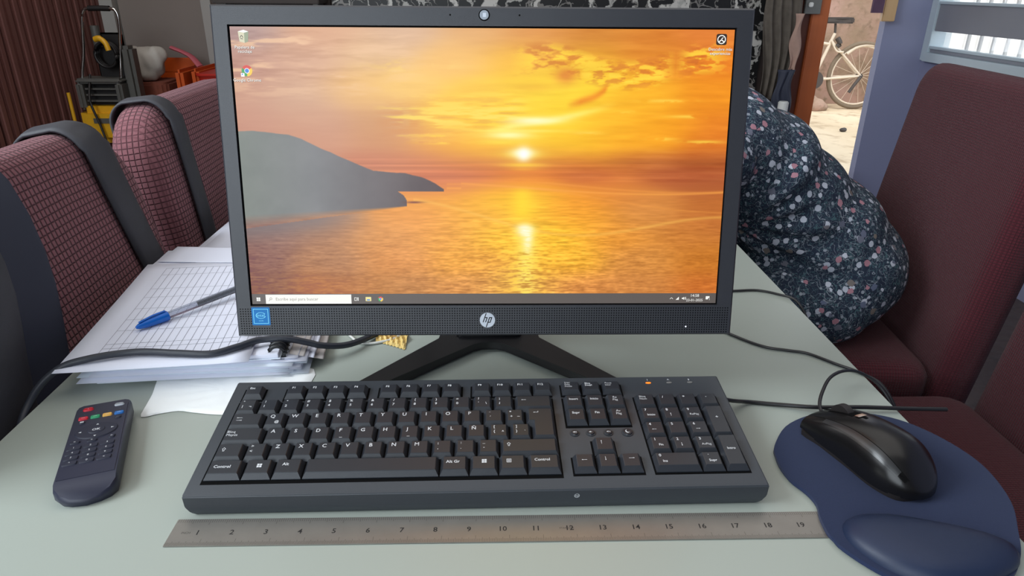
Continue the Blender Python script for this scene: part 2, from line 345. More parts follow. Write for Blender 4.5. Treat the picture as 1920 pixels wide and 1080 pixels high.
def remesh(name, balls, vox, m, parent=None, sm=6, disp=None):
    """one continuous surface grown around overlapping ellipsoids (x, y, z, rx, ry, rz)"""
    bm = bmesh.new()
    for b in balls:
        r = bmesh.ops.create_icosphere(bm, subdivisions=3, radius=1.0)['verts']
        R = b[6] if len(b) > 6 else None
        for v in r:
            p = Vector((v.co.x * b[3], v.co.y * b[4], v.co.z * b[5]))
            if R is not None: p = R @ p
            v.co = p + Vector(b[:3])
    me = bpy.data.meshes.new('b'); bm.to_mesh(me); bm.free(); o = bpy.data.objects.new('b', me); COL.objects.link(o)
    md = o.modifiers.new('r', 'REMESH'); md.mode = 'VOXEL'; md.voxel_size = vox
    s = o.modifiers.new('s', 'SMOOTH'); s.iterations = sm; s.factor = 0.6
    me2 = bpy.data.meshes.new_from_object(o.evaluated_get(bpy.context.evaluated_depsgraph_get())); bpy.data.objects.remove(o); me2.materials.clear()
    if disp:
        me2.calc_loop_triangles()
        no = [v.normal.copy() for v in me2.vertices]
        for v, n in zip(me2.vertices, no): v.co += n * disp(v.co)
    me2.name = name
    return link_mesh(name, me2, m, parent, smooth=True)
def chain(pts, rad, k=5):
    """string of spheres along a smooth path with interpolated radii"""
    P = smooth_path(pts, k); out = []
    for i, p in enumerate(P):
        t = i / k; a = min(int(t), len(rad) - 1); b = min(a + 1, len(rad) - 1); r = rad[a] + (rad[b] - rad[a]) * (t - a)
        out.append((p.x, p.y, p.z, r, r, r))
    return out

# ---------------------------------------------------------------- room shell
YB, YL = 3.45, 5.2          # back wall, back of the deeper alcove on the left
XW = 2.1                    # right wall plane
def sbox(name, x0, x1, y0, y1, z0, z1, m):
    return struct(box(name, ((x0 + x1) / 2, (y0 + y1) / 2, (z0 + z1) / 2), (x1 - x0, y1 - y0, z1 - z0), m))
TOPZ = 1.9
sbox('floor', -2.75, 2.25, -2.6, 5.35, FL - 0.1, FL, M['floor'])
sbox('ceiling', -2.75, 2.25, -2.6, 5.35, TOPZ, TOPZ + 0.1, M['ceil'])
wl = sbox('wall_left', -2.75, -2.64, -2.6, 5.2, FL, TOPZ, M['slatgap'])
slat_me = None
n = 0
y = 2.2
while y < 5.14:                                   # upright boards cladding the left wall
    bm = bmesh.new(); add_box(bm, (0, 0, 0), (0.032, 0.050, TOPZ - FL - 0.02))
    if slat_me is None:
        bmesh.ops.bevel(bm, geom=[e for e in bm.edges if abs((e.verts[0].co - e.verts[1].co).z) > 1], offset=0.01, segments=2, affect='EDGES')
        bmesh.ops.recalc_face_normals(bm, faces=bm.faces); slat_me = bpy.data.meshes.new('board'); bm.to_mesh(slat_me); slat_me.materials.append(M['slat'])
    bm.free()
    o = bpy.data.objects.new('board', slat_me); COL.objects.link(o); o.parent = wl; o.location = (0.067 + 0.004 * math.sin(n * 2.3), y - 1.3, 0.0)
    y += 0.068; n += 1
sbox('wall_back_left', -2.52, -1.30, YL, YL + 0.12, FL, TOPZ, M['greywall'])
sbox('trim_1', -2.64, -2.53, YL - 0.06, YL + 0.12, FL, TOPZ, M['palewall'])
sbox('trim_2', -1.925, -1.86, YL - 0.10, YL - 0.001, FL, TOPZ, M['palewall'])
sbox('wall_alcove_right', -1.24, -1.14, YB + 0.121, YL + 0.12, FL, TOPZ, M['greywall'])
sbox('wall_back', -0.72, 1.56, YB + 0.03, YB + 0.12, FL, TOPZ, M['darkwall'])
sbox('wall_alcove_front', -1.24, -0.72, YB + 0.02, YB + 0.12, FL, TOPZ, M['darkwall'])
sbox('wall_back_right', 1.885, 2.20, YB, YB + 0.05, FL, TOPZ, M['bluewall'])
sbox('wall_over_door', 1.56, 1.885, YB + 0.02, YB + 0.12, 1.30, TOPZ, M['bluewall'])
# right wall with its window
sbox('wall_right', XW, XW + 0.1, -2.6, 1.55, FL, TOPZ, M['bluewall'])
sbox('wall_right_below', XW, XW + 0.1, 1.55, YB, FL, 0.06, M['bluewall'])
sbox('wall_right_above', XW, XW + 0.1, 1.55, YB, 1.10, TOPZ, M['bluewall'])
win = struct(box('window_1', (XW + 0.05, 2.48, 0.58), (0.02, 1.86, 1.04), mat('window_glass', (235, 240, 245), 0.02, trans=1.0, alpha=0.25, var=0.0)))
def wpart(name, x0, x1, y0, y1, z0, z1, m): return box(name, ((x0 + x1) / 2 - XW - 0.05, (y0 + y1) / 2 - 2.48, (z0 + z1) / 2 - 0.58), (x1 - x0, y1 - y0, z1 - z0), m, win, bev=0.002)
wpart('window_frame', XW - 0.01, XW + 0.09, 3.40, YB, 0.06, 1.10, M['winframe']); wpart('window_frame', XW - 0.01, XW + 0.09, 1.55, 1.61, 0.06, 1.10, M['winframe'])
wpart('window_frame', XW - 0.03, XW + 0.09, 1.61, 3.40, 0.06, 0.10, M['winframe'])
for z0, z1 in ((0.10, 0.125), (0.195, 0.315), (0.39, 0.51), (0.585, 0.705), (0.78, 0.90)):
    wpart('frosted_band', XW + 0.0, XW + 0.02, 1.61, 3.40, z0, z1, M['slatwin'])
for z in (0.122, 0.318, 0.513, 0.708, 0.903): wpart('band_edge', XW - 0.008, XW + 0.025, 1.61, 3.40, z - 0.006, z + 0.006, M['winframe'])
for i in range(5): wpart('window_bar', XW + 0.066, XW + 0.08, 3.24 - i * 0.085, 3.252 - i * 0.085, 0.10, 1.09, M['grille'])
sbox('wall_front', -2.75, 2.2, -2.7, -2.6, FL, TOPZ, M['palewall'])
# doorway: varnished post, outer wall and yard
pd = struct(box('door_1', (1.556, YB + 0.0, 0.3), (0.082, 0.05, 2.10), M['post'], bev=0.004))
box('frame_board', (-0.071, 0.015, 0), (0.06, 0.05, 2.10), M['postdark'], pd, bev=0.003)
box('frame_board', (-0.120, 0.008, 0), (0.036, 0.05, 2.10), mat('brown_varnished_wood', (120, 62, 36), 0.45), pd, bev=0.003)
box('strike_plate', (-0.050, -0.037, 0.02), (0.075, 0.02, 0.11), M['greymetal'], pd, bev=0.002)
box('strike_latch', (-0.065, -0.053, 0.005), (0.02, 0.014, 0.02), M['whitemat'], pd, bev=0.003)
sbox('ground_outside', -1.0, 9.0, YB + 0.12, 9.0, FL - 0.1, FL - 0.001, M['outground'])
sbox('ground_side', 2.25, 9.0, -3.0, YB + 0.12, FL - 0.1, FL - 0.001, M['outground'])
sbox('wall_outside', 2.0, 8.0, 7.38, 7.6, FL, 1.6, M['outwall'])
sbox('wall_neighbour', 4.15, 8.4, 6.5, 6.7, FL, 1.4, mat('neighbour_white_wall', (244, 246, 248), 0.8, var=0.02, scale=1.5))
mb = tag(box('veined_sheet', (0.30, YB + 0.018, 0.45), (2.02, 0.012, 2.36), M['marble']), 'black wall sheet with white branching veins hanging behind the monitor', 'wall hanging')
bk = empty('wall_shelf', (-0.96, YB - 0.08, 0.31), 'dark brown wooden shelf edge above the top left of the monitor', 'shelf')
box('shelf_board', (0, 0, 0), (0.46, 0.18, 0.03), M['darkwall'], bk, bev=0.003)
for sx in (-0.2, 0.2): box('bracket', (sx, 0.03, -0.055), (0.02, 0.12, 0.08), M['greymetal'], bk, bev=0.002)

# wooden block with hook things at the top of the pale column
wb = empty('hanging_board', (1.868, YB - 0.04, 0.40), 'pale wooden board hanging on the blue grey column beside the doorway', 'board')
box('board_body', (0, 0, 0), (0.062, 0.025, 0.33), M['woodpale'], wb, bev=0.003); box('cord_loop', (0.0, 0.0, 0.18), (0.01, 0.01, 0.05), M['black'], wb, bev=0.002)
rc = tag(prism('hanging_cloth', [(-0.025, -0.008), (0.025, -0.010), (0.027, 0.006), (0.0, 0.012), (-0.025, 0.006)], 0, 0.2, mat('blue_maroon_cloth', (96, 70, 92), 0.85, var=0.5, scale=14), loc=(1.80, YB - 0.06, 0.272)), 'small blue and maroon cloth hanging beside the pale wooden board', 'cloth')

# ---------------------------------------------------------------- things in the background
def drape(name, x0, x1, y, z0, z1, m, label, cat, waves=4, amp=0.02, taper=0.0, parent=None):
    nx, nz = 28, 22; v = []; f = []
    for s in (0, 1):
        for j in range(nz + 1):
            for i in range(nx + 1):
                u, t = i / nx, j / nz; cx = (x0 + x1) / 2; hw = (x1 - x0) / 2 * (1 - taper * (t))
                v.append((cx + (u * 2 - 1) * hw + 0.008 * math.sin(t * 9 + 3 * u), y + amp * math.sin(u * waves * 2 * PI + 1.3 * math.sin(t * 5)) * (0.4 + 0.6 * t) - s * 0.006, z1 + (z0 - z1) * t + 0.012 * math.sin(u * 11) * t))
    W = nx + 1; N = W * (nz + 1)
    for j in range(nz):
        for i in range(nx):
            a = j * W + i; f.append((a, a + 1, a + W + 1, a + W)); f.append((N + a, N + a + W, N + a + W + 1, N + a + 1))
    rim = [i for i in range(nx + 1)] + [(j + 1) * W - 1 for j in range(1, nz + 1)] + [nz * W + i for i in range(nx - 1, -1, -1)] + [j * W for j in range(nz - 1, 0, -1)]
    for a, b in zip(rim, rim[1:] + rim[:1]): f.append((a, N + a, N + b, b))
    v = [(p[0] - (x0 + x1) / 2, p[1] - y, p[2] - z1) for p in v]
    o = raw(name, v, f, m, parent, True, loc=((x0 + x1) / 2, y, z1))
    if label: tag(o, label, cat)
    return o
drape('hanging_garment', 1.26, 1.44, YB - 0.10, -0.10, 0.62, M['garment'], 'mottled grey garment hanging on the wall beside the orange door post', 'garment', taper=0.25)
drape('hanging_ribbon', 1.385, 1.425, YB - 0.15, 0.02, 0.27, mat('ribbon', (172, 140, 126), 0.8, var=0.1), 'pale ribbon with a red end hanging over the mottled garment', 'ribbon', waves=1, amp=0.006)
drape('navy_bag', 1.335, 1.415, YB - 0.17, -0.24, 0.03, M['navy'], 'dark navy cloth bag hanging below the mottled garment', 'bag', waves=2, amp=0.012)
pc = empty('bottle', (1.365, YB - 0.22, -0.32), 'small white topped green bottle on the ledge below the navy bag', 'bottle')
prism('bottle_body', ell(0, 0, 0.028, 0.028, 16), 0, 0.16, mat('bottle_green', (40, 86, 82), 0.4), pc, bev=0.004); prism('bottle_cap', ell(0, 0, 0.024, 0.024, 16), 0.16, 0.215, M['whitemat'], pc, bev=0.004)
lg = empty('low_cupboard', (1.25, YB - 0.24, FL), 'low dark wooden cupboard below the hanging clothes, hidden behind the seated person', 'cupboard')
box('cupboard_body', (0, 0, 0.215), (0.5, 0.36, 0.43), M['postdark'], lg, bev=0.005); box('cupboard_door', (0, -0.185, 0.215), (0.46, 0.015, 0.38), M['post'], lg, bev=0.003)

# pressure washer
pw = empty('pressure_washer', (-2.275, 4.42, FL), 'yellow and dark grey pressure washer with tall chrome handle by the slatted wall', 'pressure washer')
hp_ = [(-0.17, -0.03, 0.42), (-0.150, -0.03, 0.60), (-0.115, -0.02, 0.74), (-0.085, -0.02, 0.90), (-0.065, -0.02, 0.968), (-0.03, -0.02, 0.985), (0.09, -0.02, 0.985), (0.125, -0.02, 0.968), (0.128, -0.02, 0.90), (0.10, -0.02, 0.74), (0.08, -0.03, 0.60), (0.06, -0.03, 0.42)]
tube('handle', hp_, 0.0095, M['chrome'], pw, 8, 4)
tube('handle_grip', [(-0.03, -0.02, 0.985), (0.03, -0.02, 0.986), (0.09, -0.02, 0.985)], 0.016, M['black'], pw, 10, 3)
box('body', (-0.02, 0.0, 0.33), (0.32, 0.24, 0.22), M['washyellow'], pw, bev=0.04, seg=4)
box('body_label', (-0.02, -0.122, 0.36), (0.14, 0.004, 0.03), M['washgrey'], pw)
for s in (-1, 1): box('cover_post', (-0.035 + s * 0.115, -0.01, 0.50), (0.04, 0.18, 0.16), M['washgrey'], pw, bev=0.014, seg=3)
box('cover_top', (-0.035, -0.01, 0.585), (0.27, 0.16, 0.03), M['washgrey'], pw, bev=0.012, seg=3)
for q in range(3): box('vent_rib', (-0.035, -0.06, 0.47 + q * 0.035), (0.18, 0.03, 0.010), M['washgrey'], pw)
box('motor', (-0.035, 0.02, 0.50), (0.19, 0.12, 0.12), M['black'], pw, bev=0.02)
box('side_panel', (0.13, 0.02, 0.60), (0.07, 0.10, 0.36), M['washgrey'], pw, bev=0.02)
box('back_plate', (0.01, 0.05, 0.72), (0.18, 0.02, 0.26), M['black'], pw, bev=0.01)
bm = bmesh.new()
for s in (0, 1, 2): add_tube(bm, [(0.02 + 0.062 * math.cos(a), 0.0 - s * 0.018, 0.73 + 0.070 * math.sin(a)) for a in [2 * PI * i / 24 for i in range(25)]], 0.009, 6)
bmobj('hose', bm, M['black'], pw, True)
tube('power_cord', [(-0.09, -0.05, 0.62), (-0.075, -0.14, 0.48), (-0.04, -0.15, 0.33), (0.0, -0.17, 0.12), (0.02, -0.2, 0.012)], 0.007, M['black'], pw)
tube('spray_gun', [(0.0, -0.08, 0.82), (0.03, -0.085, 0.825), (0.06, -0.09, 0.80), (0.07, -0.09, 0.76)], [0.017] * 7 + [0.015] * 12, M['washyellow'], pw, 10, 6)
tube('spray_lance', [(-0.04, 0.02, 0.77), (-0.04, 0.02, 0.89)], 0.024, M['washgrey'], pw, 12, 2)
tube('frame_leg', [(-0.22, -0.09, 0.02), (-0.22, -0.09, 0.52)], 0.010, M['washyellow'], pw, 8, 2)
for s in (-1, 1):
    bm = bmesh.new(); add_tube(bm, [(-0.02 + s * 0.17, 0.02, 0.09), (-0.02 + s * 0.21, 0.02, 0.09)], 0.09, 20); wh = sharp(bmobj('wheel', bm, M['black'], pw))
    bm = bmesh.new(); add_tube(bm, [(-0.02 + s * 0.168, 0.02, 0.09), (-0.02 + s * 0.213, 0.02, 0.09)], 0.045, 16); sharp(bmobj('hub', bm, M['washyellow'], wh))

# stack of orange plastic stools with things on them
def stool(x, y, label, h=0.46):
    t = empty('plastic_stool', (x, y, FL), label, 'stool')
    prism('seat', rrect(0, 0, 0.30, 0.30, 0.06), h - 0.03, h, M['orange'], t, bev=0.008)
    prism('apron', rrect(0, 0, 0.28, 0.28, 0.05), h - 0.10, h - 0.0305, M['orange'], t, inset=rrect(0, 0, 0.265, 0.265, 0.05))
    for sx in (-1, 1):
        for sy in (-1, 1):
            q = [(sx * 0.15 - 0.02, sy * 0.15 - 0.02), (sx * 0.15 + 0.02, sy * 0.15 - 0.02), (sx * 0.15 + 0.02, sy * 0.15 + 0.02), (sx * 0.15 - 0.02, sy * 0.15 + 0.02)]
            prism('leg', q, 0, h - 0.1005, M['orange'], t, inset=[(a * 0.8, b * 0.8) for a, b in q])
    return t
def pchair(x, y, rot, label):
    t = empty('plastic_chair', (x, y, FL), label, 'chair', rot=(0, 0, rot))
    prism('seat', rrect(0, 0, 0.40, 0.40, 0.08), 0.38, 0.41, M['orange'], t, bev=0.008)
    bm = bmesh.new()
    for a, b in ((-0.19, -0.13), (-0.055, 0.055), (0.13, 0.19)): add_box(bm, ((a + b) / 2, 0.19, 0.50), (b - a, 0.025, 0.20))
    bmobj('back_slats', bm, M['orange'], t); prism('back_top', [(-0.20, 0.175), (0.20, 0.175), (0.20, 0.205), (-0.20, 0.205)], 0.56, 0.66, M['orange'], t, bev=0.01)
    for s in (-1, 1): box('armrest', (s * 0.215, 0.0, 0.515), (0.05, 0.36, 0.21), M['orange'], t, bev=0.02, seg=4)
    for sx in (-1, 1):
        for sy in (-1, 1):
            tube('leg', [(sx * 0.17, sy * 0.17, 0.385), (sx * 0.20, sy * 0.20, 0)], [0.026, 0.026, 0.02], M['orange'], t, 8, 2)
    return t
pchair(-2.17, 4.80, 0.0, 'orange plastic armchair nearest the grey door trim, under the white bag')
pchair(-1.66, 4.86, -0.03, 'orange plastic chair with red top, just left of the monitor edge')
wbag = remesh('white_bag', [(0, 0, 0.10, 0.115, 0.10, 0.11), (-0.06, 0.0, 0.14, 0.07, 0.08, 0.07), (0.07, 0.01, 0.15, 0.065, 0.07, 0.065), (0.01, -0.03, 0.05, 0.075, 0.07, 0.06)], 0.012, M['bag'], sm=3, disp=lambda c: 0.006 * math.sin(c.x * 70 + 30 * c.z) * math.sin(c.y * 50))
wbag.scale = (0.98, 0.98, 0.98); wbag.location = (-2.195, 4.74, FL + 0.545); tag(wbag, 'crumpled white plastic bag sitting on the orange armchair', 'bag')
cush = prism('folded_cloth', rrect(0, 0, 0.30, 0.30, 0.07), 0, 0.13, mat('cloth_brown', (120, 62, 46), 0.9, var=0.2, scale=30), bev=0.015, loc=(-2.19, 4.76, FL + 0.411)); tag(cush, 'folded brown cloth under the white bag on the orange armchair', 'cloth')
rb = empty('red_basket', (-1.70, 4.80, FL + 0.411), 'red plastic basket on the orange chair beside the monitor edge', 'basket')
prism('basket_body', rrect(0, 0, 0.28, 0.22, 0.04), 0, 0.165, M['redp'], rb, inset=rrect(0, 0, 0.33, 0.27, 0.05), bev=0.004); prism('basket_rim', rrect(0, 0, 0.35, 0.29, 0.05), 0.165, 0.182, M['redp'], rb, bev=0.004)
pk = tube('pink_strap', [(-2.10, 4.93, -0.02), (-2.02, 4.92, -0.05), (-1.96, 4.90, -0.08), (-1.90, 4.86, -0.135)], 0.024, M['pinkp'], None, 10, 5, flat=0.5); tag(pk, 'faded pink strap lying over the top of the red basket', 'strap')

# bicycle in the yard, in the plane y = 7.05
bi = empty('bicycle', (3.695, 7.05, FL), 'cream bicycle parked by the stone wall outside the doorway', 'bicycle')
HZ = 0.325
def ring(name, R, r, m, par, cx, cz, n=40):
    bm = bmesh.new(); P = [(cx + R * math.cos(2 * PI * i / n), 0, cz + R * math.sin(2 * PI * i / n)) for i in range(n)]
    rings = []
    for i, p in enumerate(P):
        a = 2 * PI * i / n; rings.append([bm.verts.new((cx + (R + r * math.cos(b)) * math.cos(a), r * math.sin(b), cz + (R + r * math.cos(b)) * math.sin(a))) for b in [2 * PI * k / 8 for k in range(8)]])
    for i in range(n):
        for k in range(8): bm.faces.new((rings[i][k], rings[(i + 1) % n][k], rings[(i + 1) % n][(k + 1) % 8], rings[i][(k + 1) % 8]))
    return bmobj(name, bm, m, par, True)
for cx in (0.0, -1.05):
    wh = ring('wheel', 0.305, 0.020, M['tyre'], bi, cx, HZ); ring('rim', 0.278, 0.010, M['bikewhite'], wh, cx, HZ)
    bm = bmesh.new(); add_tube(bm, [(cx, -0.04, HZ), (cx, 0.04, HZ)], 0.022, 12); bmobj('hub', bm, M['bikedark'], wh)
    bm = bmesh.new()
    for i in range(18):
        a = 2 * PI * i / 18; add_tube(bm, [(cx, 0.01 * (-1) ** i, HZ), (cx + 0.275 * math.cos(a), 0, HZ + 0.275 * math.sin(a))], 0.0018, 4)
    sp_ = bmobj('spokes', bm, M['bikewhite'], wh)
F_ = lambda nm, pts, r, m='bikewhite': tube(nm, pts, r, M[m], bi, 8, 4)
F_('seat_stay', [(0, -0.035, HZ), (-0.346, -0.02, 0.65)], 0.011); F_('seat_stay', [(0, 0.035, HZ), (-0.346, 0.02, 0.65)], 0.011)
F_('chain_stay', [(0, -0.035, HZ), (-0.46, -0.02, 0.285)], 0.012); F_('chain_stay', [(0, 0.035, HZ), (-0.46, 0.02, 0.285)], 0.012)
F_('seat_tube', [(-0.318, 0, 0.72), (-0.46, 0, 0.285)], 0.016); F_('down_tube', [(-0.46, 0, 0.285), (-0.90, 0, 0.62)], 0.017); F_('top_tube', [(-0.36, 0, 0.62), (-0.90, 0, 0.70)], 0.014)
F_('fork', [(-1.05, -0.04, HZ), (-0.90, 0, 0.62), (-0.87, 0, 0.85)], 0.014); F_('handlebar', [(-0.70, -0.22, 0.86), (-0.87, -0.16, 0.90), (-0.88, 0.16, 0.90), (-0.70, 0.22, 0.86)], 0.011)
F_('seat_post', [(-0.318, 0, 0.72), (-0.33, 0, 0.81)], 0.012, 'bikedark')
F_('fender', [(-0.165, 0, 0.53), (-0.06, 0, 0.60), (0.10, 0, 0.61), (0.25, 0, 0.54), (0.34, 0, 0.40)], 0.018)
F_('brake_bridge', [(-0.346, -0.02, 0.65), (-0.29, -0.04, 0.56), (-0.22, -0.04, 0.55)], 0.009)
F_('spring', [(-0.30, -0.03, 0.68), (-0.27, -0.04, 0.63), (-0.29, -0.03, 0.60)], 0.024, 'bikedark')
F_('derailleur', [(0.0, -0.05, HZ), (-0.06, -0.06, 0.24), (-0.10, -0.06, 0.17)], 0.016, 'bikedark')
prism('saddle', [(-0.43, -0.02), (-0.30, -0.03), (-0.20, -0.07), (-0.165, -0.04), (-0.165, 0.04), (-0.20, 0.07), (-0.30, 0.03), (-0.43, 0.02)], 0.81, 0.865, M['bikedark'], bi, bev=0.012)
prism('chain_ring', [(a - 0.46, b) for a, b in ell(0, 0, 0.085, 0.085, 20)], -0.004, 0.004, M['bikedark'], bi, rot=(PI / 2, 0, 0), loc=(0, -0.05, 0.285))
tag(remesh('stone', [(0, 0, 0.015, 0.032, 0.022, 0.018), (0.012, 0.006, 0.02, 0.02, 0.02, 0.014)], 0.005, M['bikedark'], sm=2), 'small dark stone lying on the bright ground of the yard', 'stone').location = (3.03, 5.86, FL)
rk = remesh('rubble_stone', [(0, 0, 0.05, 0.09, 0.07, 0.07), (0.07, 0.02, 0.03, 0.06, 0.05, 0.05), (-0.05, 0.0, 0.10, 0.05, 0.05, 0.05)], 0.012, M['outwall'], sm=1); rk.location = (3.27, 6.95, FL); tag(rk, 'pinkish stone on the yard ground left of the bicycle wheel', 'stone')

# ---------------------------------------------------------------- table
tb = empty('table', (0.0, 0.95, FL), 'long table with a pale grey green satin glass top', 'table')
TX0, TX1, TY0, TY1 = -0.441, 0.400, 0.12, 1.85
prism('table_top', [(TX0, TY0 - 0.95), (TX1, TY0 - 0.95), (TX1, TY1 - 0.95), (TX0, TY1 - 0.95)], 0.741, 0.75, M['glass_top'], tb, bev=0.0012)
prism('top_edge', [(TX0 + 0.004, TY0 - 0.946), (TX1 - 0.004, TY0 - 0.946), (TX1 - 0.004, TY1 - 0.954), (TX0 + 0.004, TY1 - 0.954)], 0.728, 0.7409, M['glass_edge'], tb)
for sx in (TX0 + 0.05, TX1 - 0.05):
    for sy in (TY0 - 0.90, TY1 - 1.0): prism('leg', [(sx - .025, sy - .025), (sx + .025, sy - .025), (sx + .025, sy + .025), (sx - .025, sy + .025)], 0, 0.7279, M['greymetal'], tb, bev=0.003)

# ---------------------------------------------------------------- dining chairs
def slab(name, w_, h, th, rtop, rbot, m, parent, e=0.03, loc=(0, 0, 0), rot=(0, 0, 0), belly=0.0):
    """upholstered slab standing in the y-z plane, thickness along x, big rounded upper corners"""
    out = []
    def arc(cx, cz, r, a0, a1, n):
        for i in range(n + 1):
            a = a0 + (a1 - a0) * i / n; out.append((cx + r * math.cos(a), cz + r * math.sin(a)))
    arc(w_ / 2 - rtop, h - rtop, rtop, 0, PI / 2, 8); arc(-w_ / 2 + rtop, h - rtop, rtop, PI / 2, PI, 8)
    arc(-w_ / 2 + rbot, rbot, rbot, PI, 1.5 * PI, 3); arc(w_ / 2 - rbot, rbot, rbot, 1.5 * PI, 2 * PI, 3)
    cy, cz = 0, h / 2; K = 6; rings = []; bm = bmesh.new()
    prof = [(-th / 2 + e * (1 - math.cos(PI / 2 * 0)), e)] if False else []
    for i in range(K + 1):
        a = PI / 2 * i / K; prof.append((-th / 2 + e * (1 - math.sin(a)) if False else -th / 2 + e - e * math.cos(a), e - e * math.sin(a)))
    prof = prof + [(-x, d) for x, d in prof[::-1]]
    for x, d in prof:
        ring_ = []
        for (y_, z_) in out:
            sy = (w_ / 2 - d) / (w_ / 2); sz = (h / 2 - d) / (h / 2)
            ring_.append(bm.verts.new((x, y_ * sy, cz + (z_ - cz) * sz)))
        rings.append(ring_)
    N = len(out)
    for a, b in zip(rings, rings[1:]):
        for k in range(N): bm.faces.new((a[k], a[(k + 1) % N], b[(k + 1) % N], b[k]))
    for rr, sgn in ((rings[0], -1), (rings[-1], 1)):          # slightly domed faces
        prev = rr
        for s in (0.82, 0.55, 0.28):
            x = rr[0].co.x + sgn * belly * (1 - s * s)
            cur = [bm.verts.new((x, v.co.y * s, cz + (v.co.z - cz) * s)) for v in rr]
            for k in range(N): bm.faces.new((prev[k], prev[(k + 1) % N], cur[(k + 1) % N], cur[k]))
            prev = cur
        bm.faces.new(prev)
    return bmobj(name, bm, m, parent, True, loc=loc, rot=rot)
def dining_chair(x, y, rot, label, w_, zt, lean, mk, rtop=0.09, seat=0.47, group=None):
    """x, y: under the inner face of the backrest at seat height; faces local +x"""
    t = empty('dining_chair', (x, y, FL), label, 'chair', group, (0, 0, rot))
    th = 0.085
    b = slab('backrest', w_, zt - 0.33, th, rtop, 0.03, M[mk], t, e=0.035, loc=(-th / 2 + 0.07 * math.tan(lean), 0, 0.33), rot=(0, -lean, 0), belly=0.006)
    s = slab('seat', w_ + 0.02, 0.44, 0.10, 0.05, 0.04, M[mk], t, e=0.035, loc=(0.005, 0, seat - 0.055), rot=(0, PI / 2, 0), belly=0.006)
    for sx in (0.035, 0.40):
        for sy in (-1, 1):
            q = [(sx - .02, sy * (w_ / 2 - .03) - .02), (sx + .02, sy * (w_ / 2 - .03) - .02), (sx + .02, sy * (w_ / 2 - .03) + .02), (sx - .02, sy * (w_ / 2 - .03) + .02)]
            prism('leg', q, 0, seat - 0.10, M['postdark'], t, bev=0.003)
    return t, b
def band(parent, y, wd, h, th, name, mk, ybot=None, off=0.004, z0=0.15, puff=0.0):
    """flat strap running up the inner face of a backrest, over its top and down the back (backrest local space)"""
    ybot = y if ybot is None else ybot; P = []
    xi, zt, r = th / 2 + off, h + off, 0.035
    for i in range(10): P.append((xi + 0.004, z0 + (zt - r - z0) * i / 9))
    for i in range(1, 8): a = PI / 2 * i / 8; P.append((xi - r + r * math.cos(a), zt - r + r * math.sin(a)))
    for i in range(1, 8): a = PI / 2 * i / 8; P.append((-xi + r - r * math.sin(a), zt - r + r * math.cos(a)))
    for i in range(7): P.append((-xi, zt - r - (zt - r - z0) * i / 6))
    v = []; f = []; n = len(P); C_ = 6
    for i, (px, pz) in enumerate(P):
        t = 1 - min(1, max(0, (pz - z0) / (zt - z0))); yc = y + (ybot - y) * t ** 1.6
        for q in range(C_ + 1):
            s = q / C_ * 2 - 1; lift = puff * (1 - s * s)
            v.append((px + (lift if i < 12 else 0), yc + s * wd / 2, pz + (lift if 9 < i < 20 else 0)))
    for i in range(n - 1):
        for q in range(C_): a = i * (C_ + 1) + q; f.append((a, a + 1, a + C_ + 2, a + C_ + 1))
    o = raw(name, v, f, M[mk], parent, True)
    sm = o.modifiers.new('thickness', 'SOLIDIFY'); sm.thickness = 0.0035; sm.offset = 0
    return o
ZT = 0.957
c1, b1 = dining_chair(-0.43, 0.815, 0, 'maroon waffle knit chair nearest on the left, grey strap over its far corner', 0.47, ZT, 0.20, 'knit', rtop=0.10)
c2, b2 = dining_chair(-0.46, 1.335, 0, 'second maroon waffle knit chair on the left, beside the monitor edge', 0.49, ZT - 0.004, 0.12, 'knit', rtop=0.10)
hb = ZT - 0.33
band(b1, 0.135, 0.060, hb, 0.085, 'strap', 'band', 0.200, puff=0.006); band(b2, -0.155, 0.045, hb - 0.004, 0.085, 'strap', 'band', -0.165, puff=0.004)
cr1, br1 = dining_chair(0.872, 1.36, PI - 0.09, 'maroon ribbed chair on the right that the person in the floral dress sits on', 0.50, 0.985, 0.14, 'knitr', rtop=0.05, seat=0.48)
cr2, br2 = dining_chair(0.86, 0.80, PI, 'maroon ribbed chair at the near right corner beside the mouse pad', 0.48, 0.975, 0.15, 'knitr', rtop=0.05, seat=0.47)
# dark jacket hung over the near side of the first left chair
jk = empty('navy_jacket', (-0.50, 0.64, 0.15), 'dark navy jacket hanging over the near side of the first left chair', 'jacket')
def jpanel(name, pts, m, amp, waves, off=0.0):
    """cloth panel through rows of (x, y0, y1, z)"""
    v = []; f = []; nx = 20
    for j, (x, y0, y1, z) in enumerate(pts):
        for i in range(nx + 1):
            u = i / nx; v.append((x + off + amp * math.sin(u * waves * 2 * PI + 0.35 * j) * (0.3 + j / len(pts)) + 0.5, y0 + (y1 - y0) * u - 0.64, z - 0.15))
    for j in range(len(pts) - 1):
        for i in range(nx): a = j * (nx + 1) + i; f.append((a, a + 1, a + nx + 2, a + nx + 1))
    o = raw(name, v, f, m, jk, True); s = o.modifiers.new('thickness', 'SOLIDIFY'); s.thickness = 0.004; s2 = o.modifiers.new('sub', 'SUBSURF'); s2.levels = 1; s2.render_levels = 1
    return o
jpanel('jacket_front', [(-0.615, 0.50, 0.75, 0.15), (-0.592, 0.49, 0.765, 0.205), (-0.550, 0.48, 0.775, 0.214), (-0.515, 0.475, 0.762, 0.14), (-0.498, 0.47, 0.745, 0.06), (-0.489, 0.465, 0.715, 0.0), (-0.482, 0.465, 0.70, -0.08), (-0.480, 0.465, 0.69, -0.22)], M['navy'], 0.006, 2)
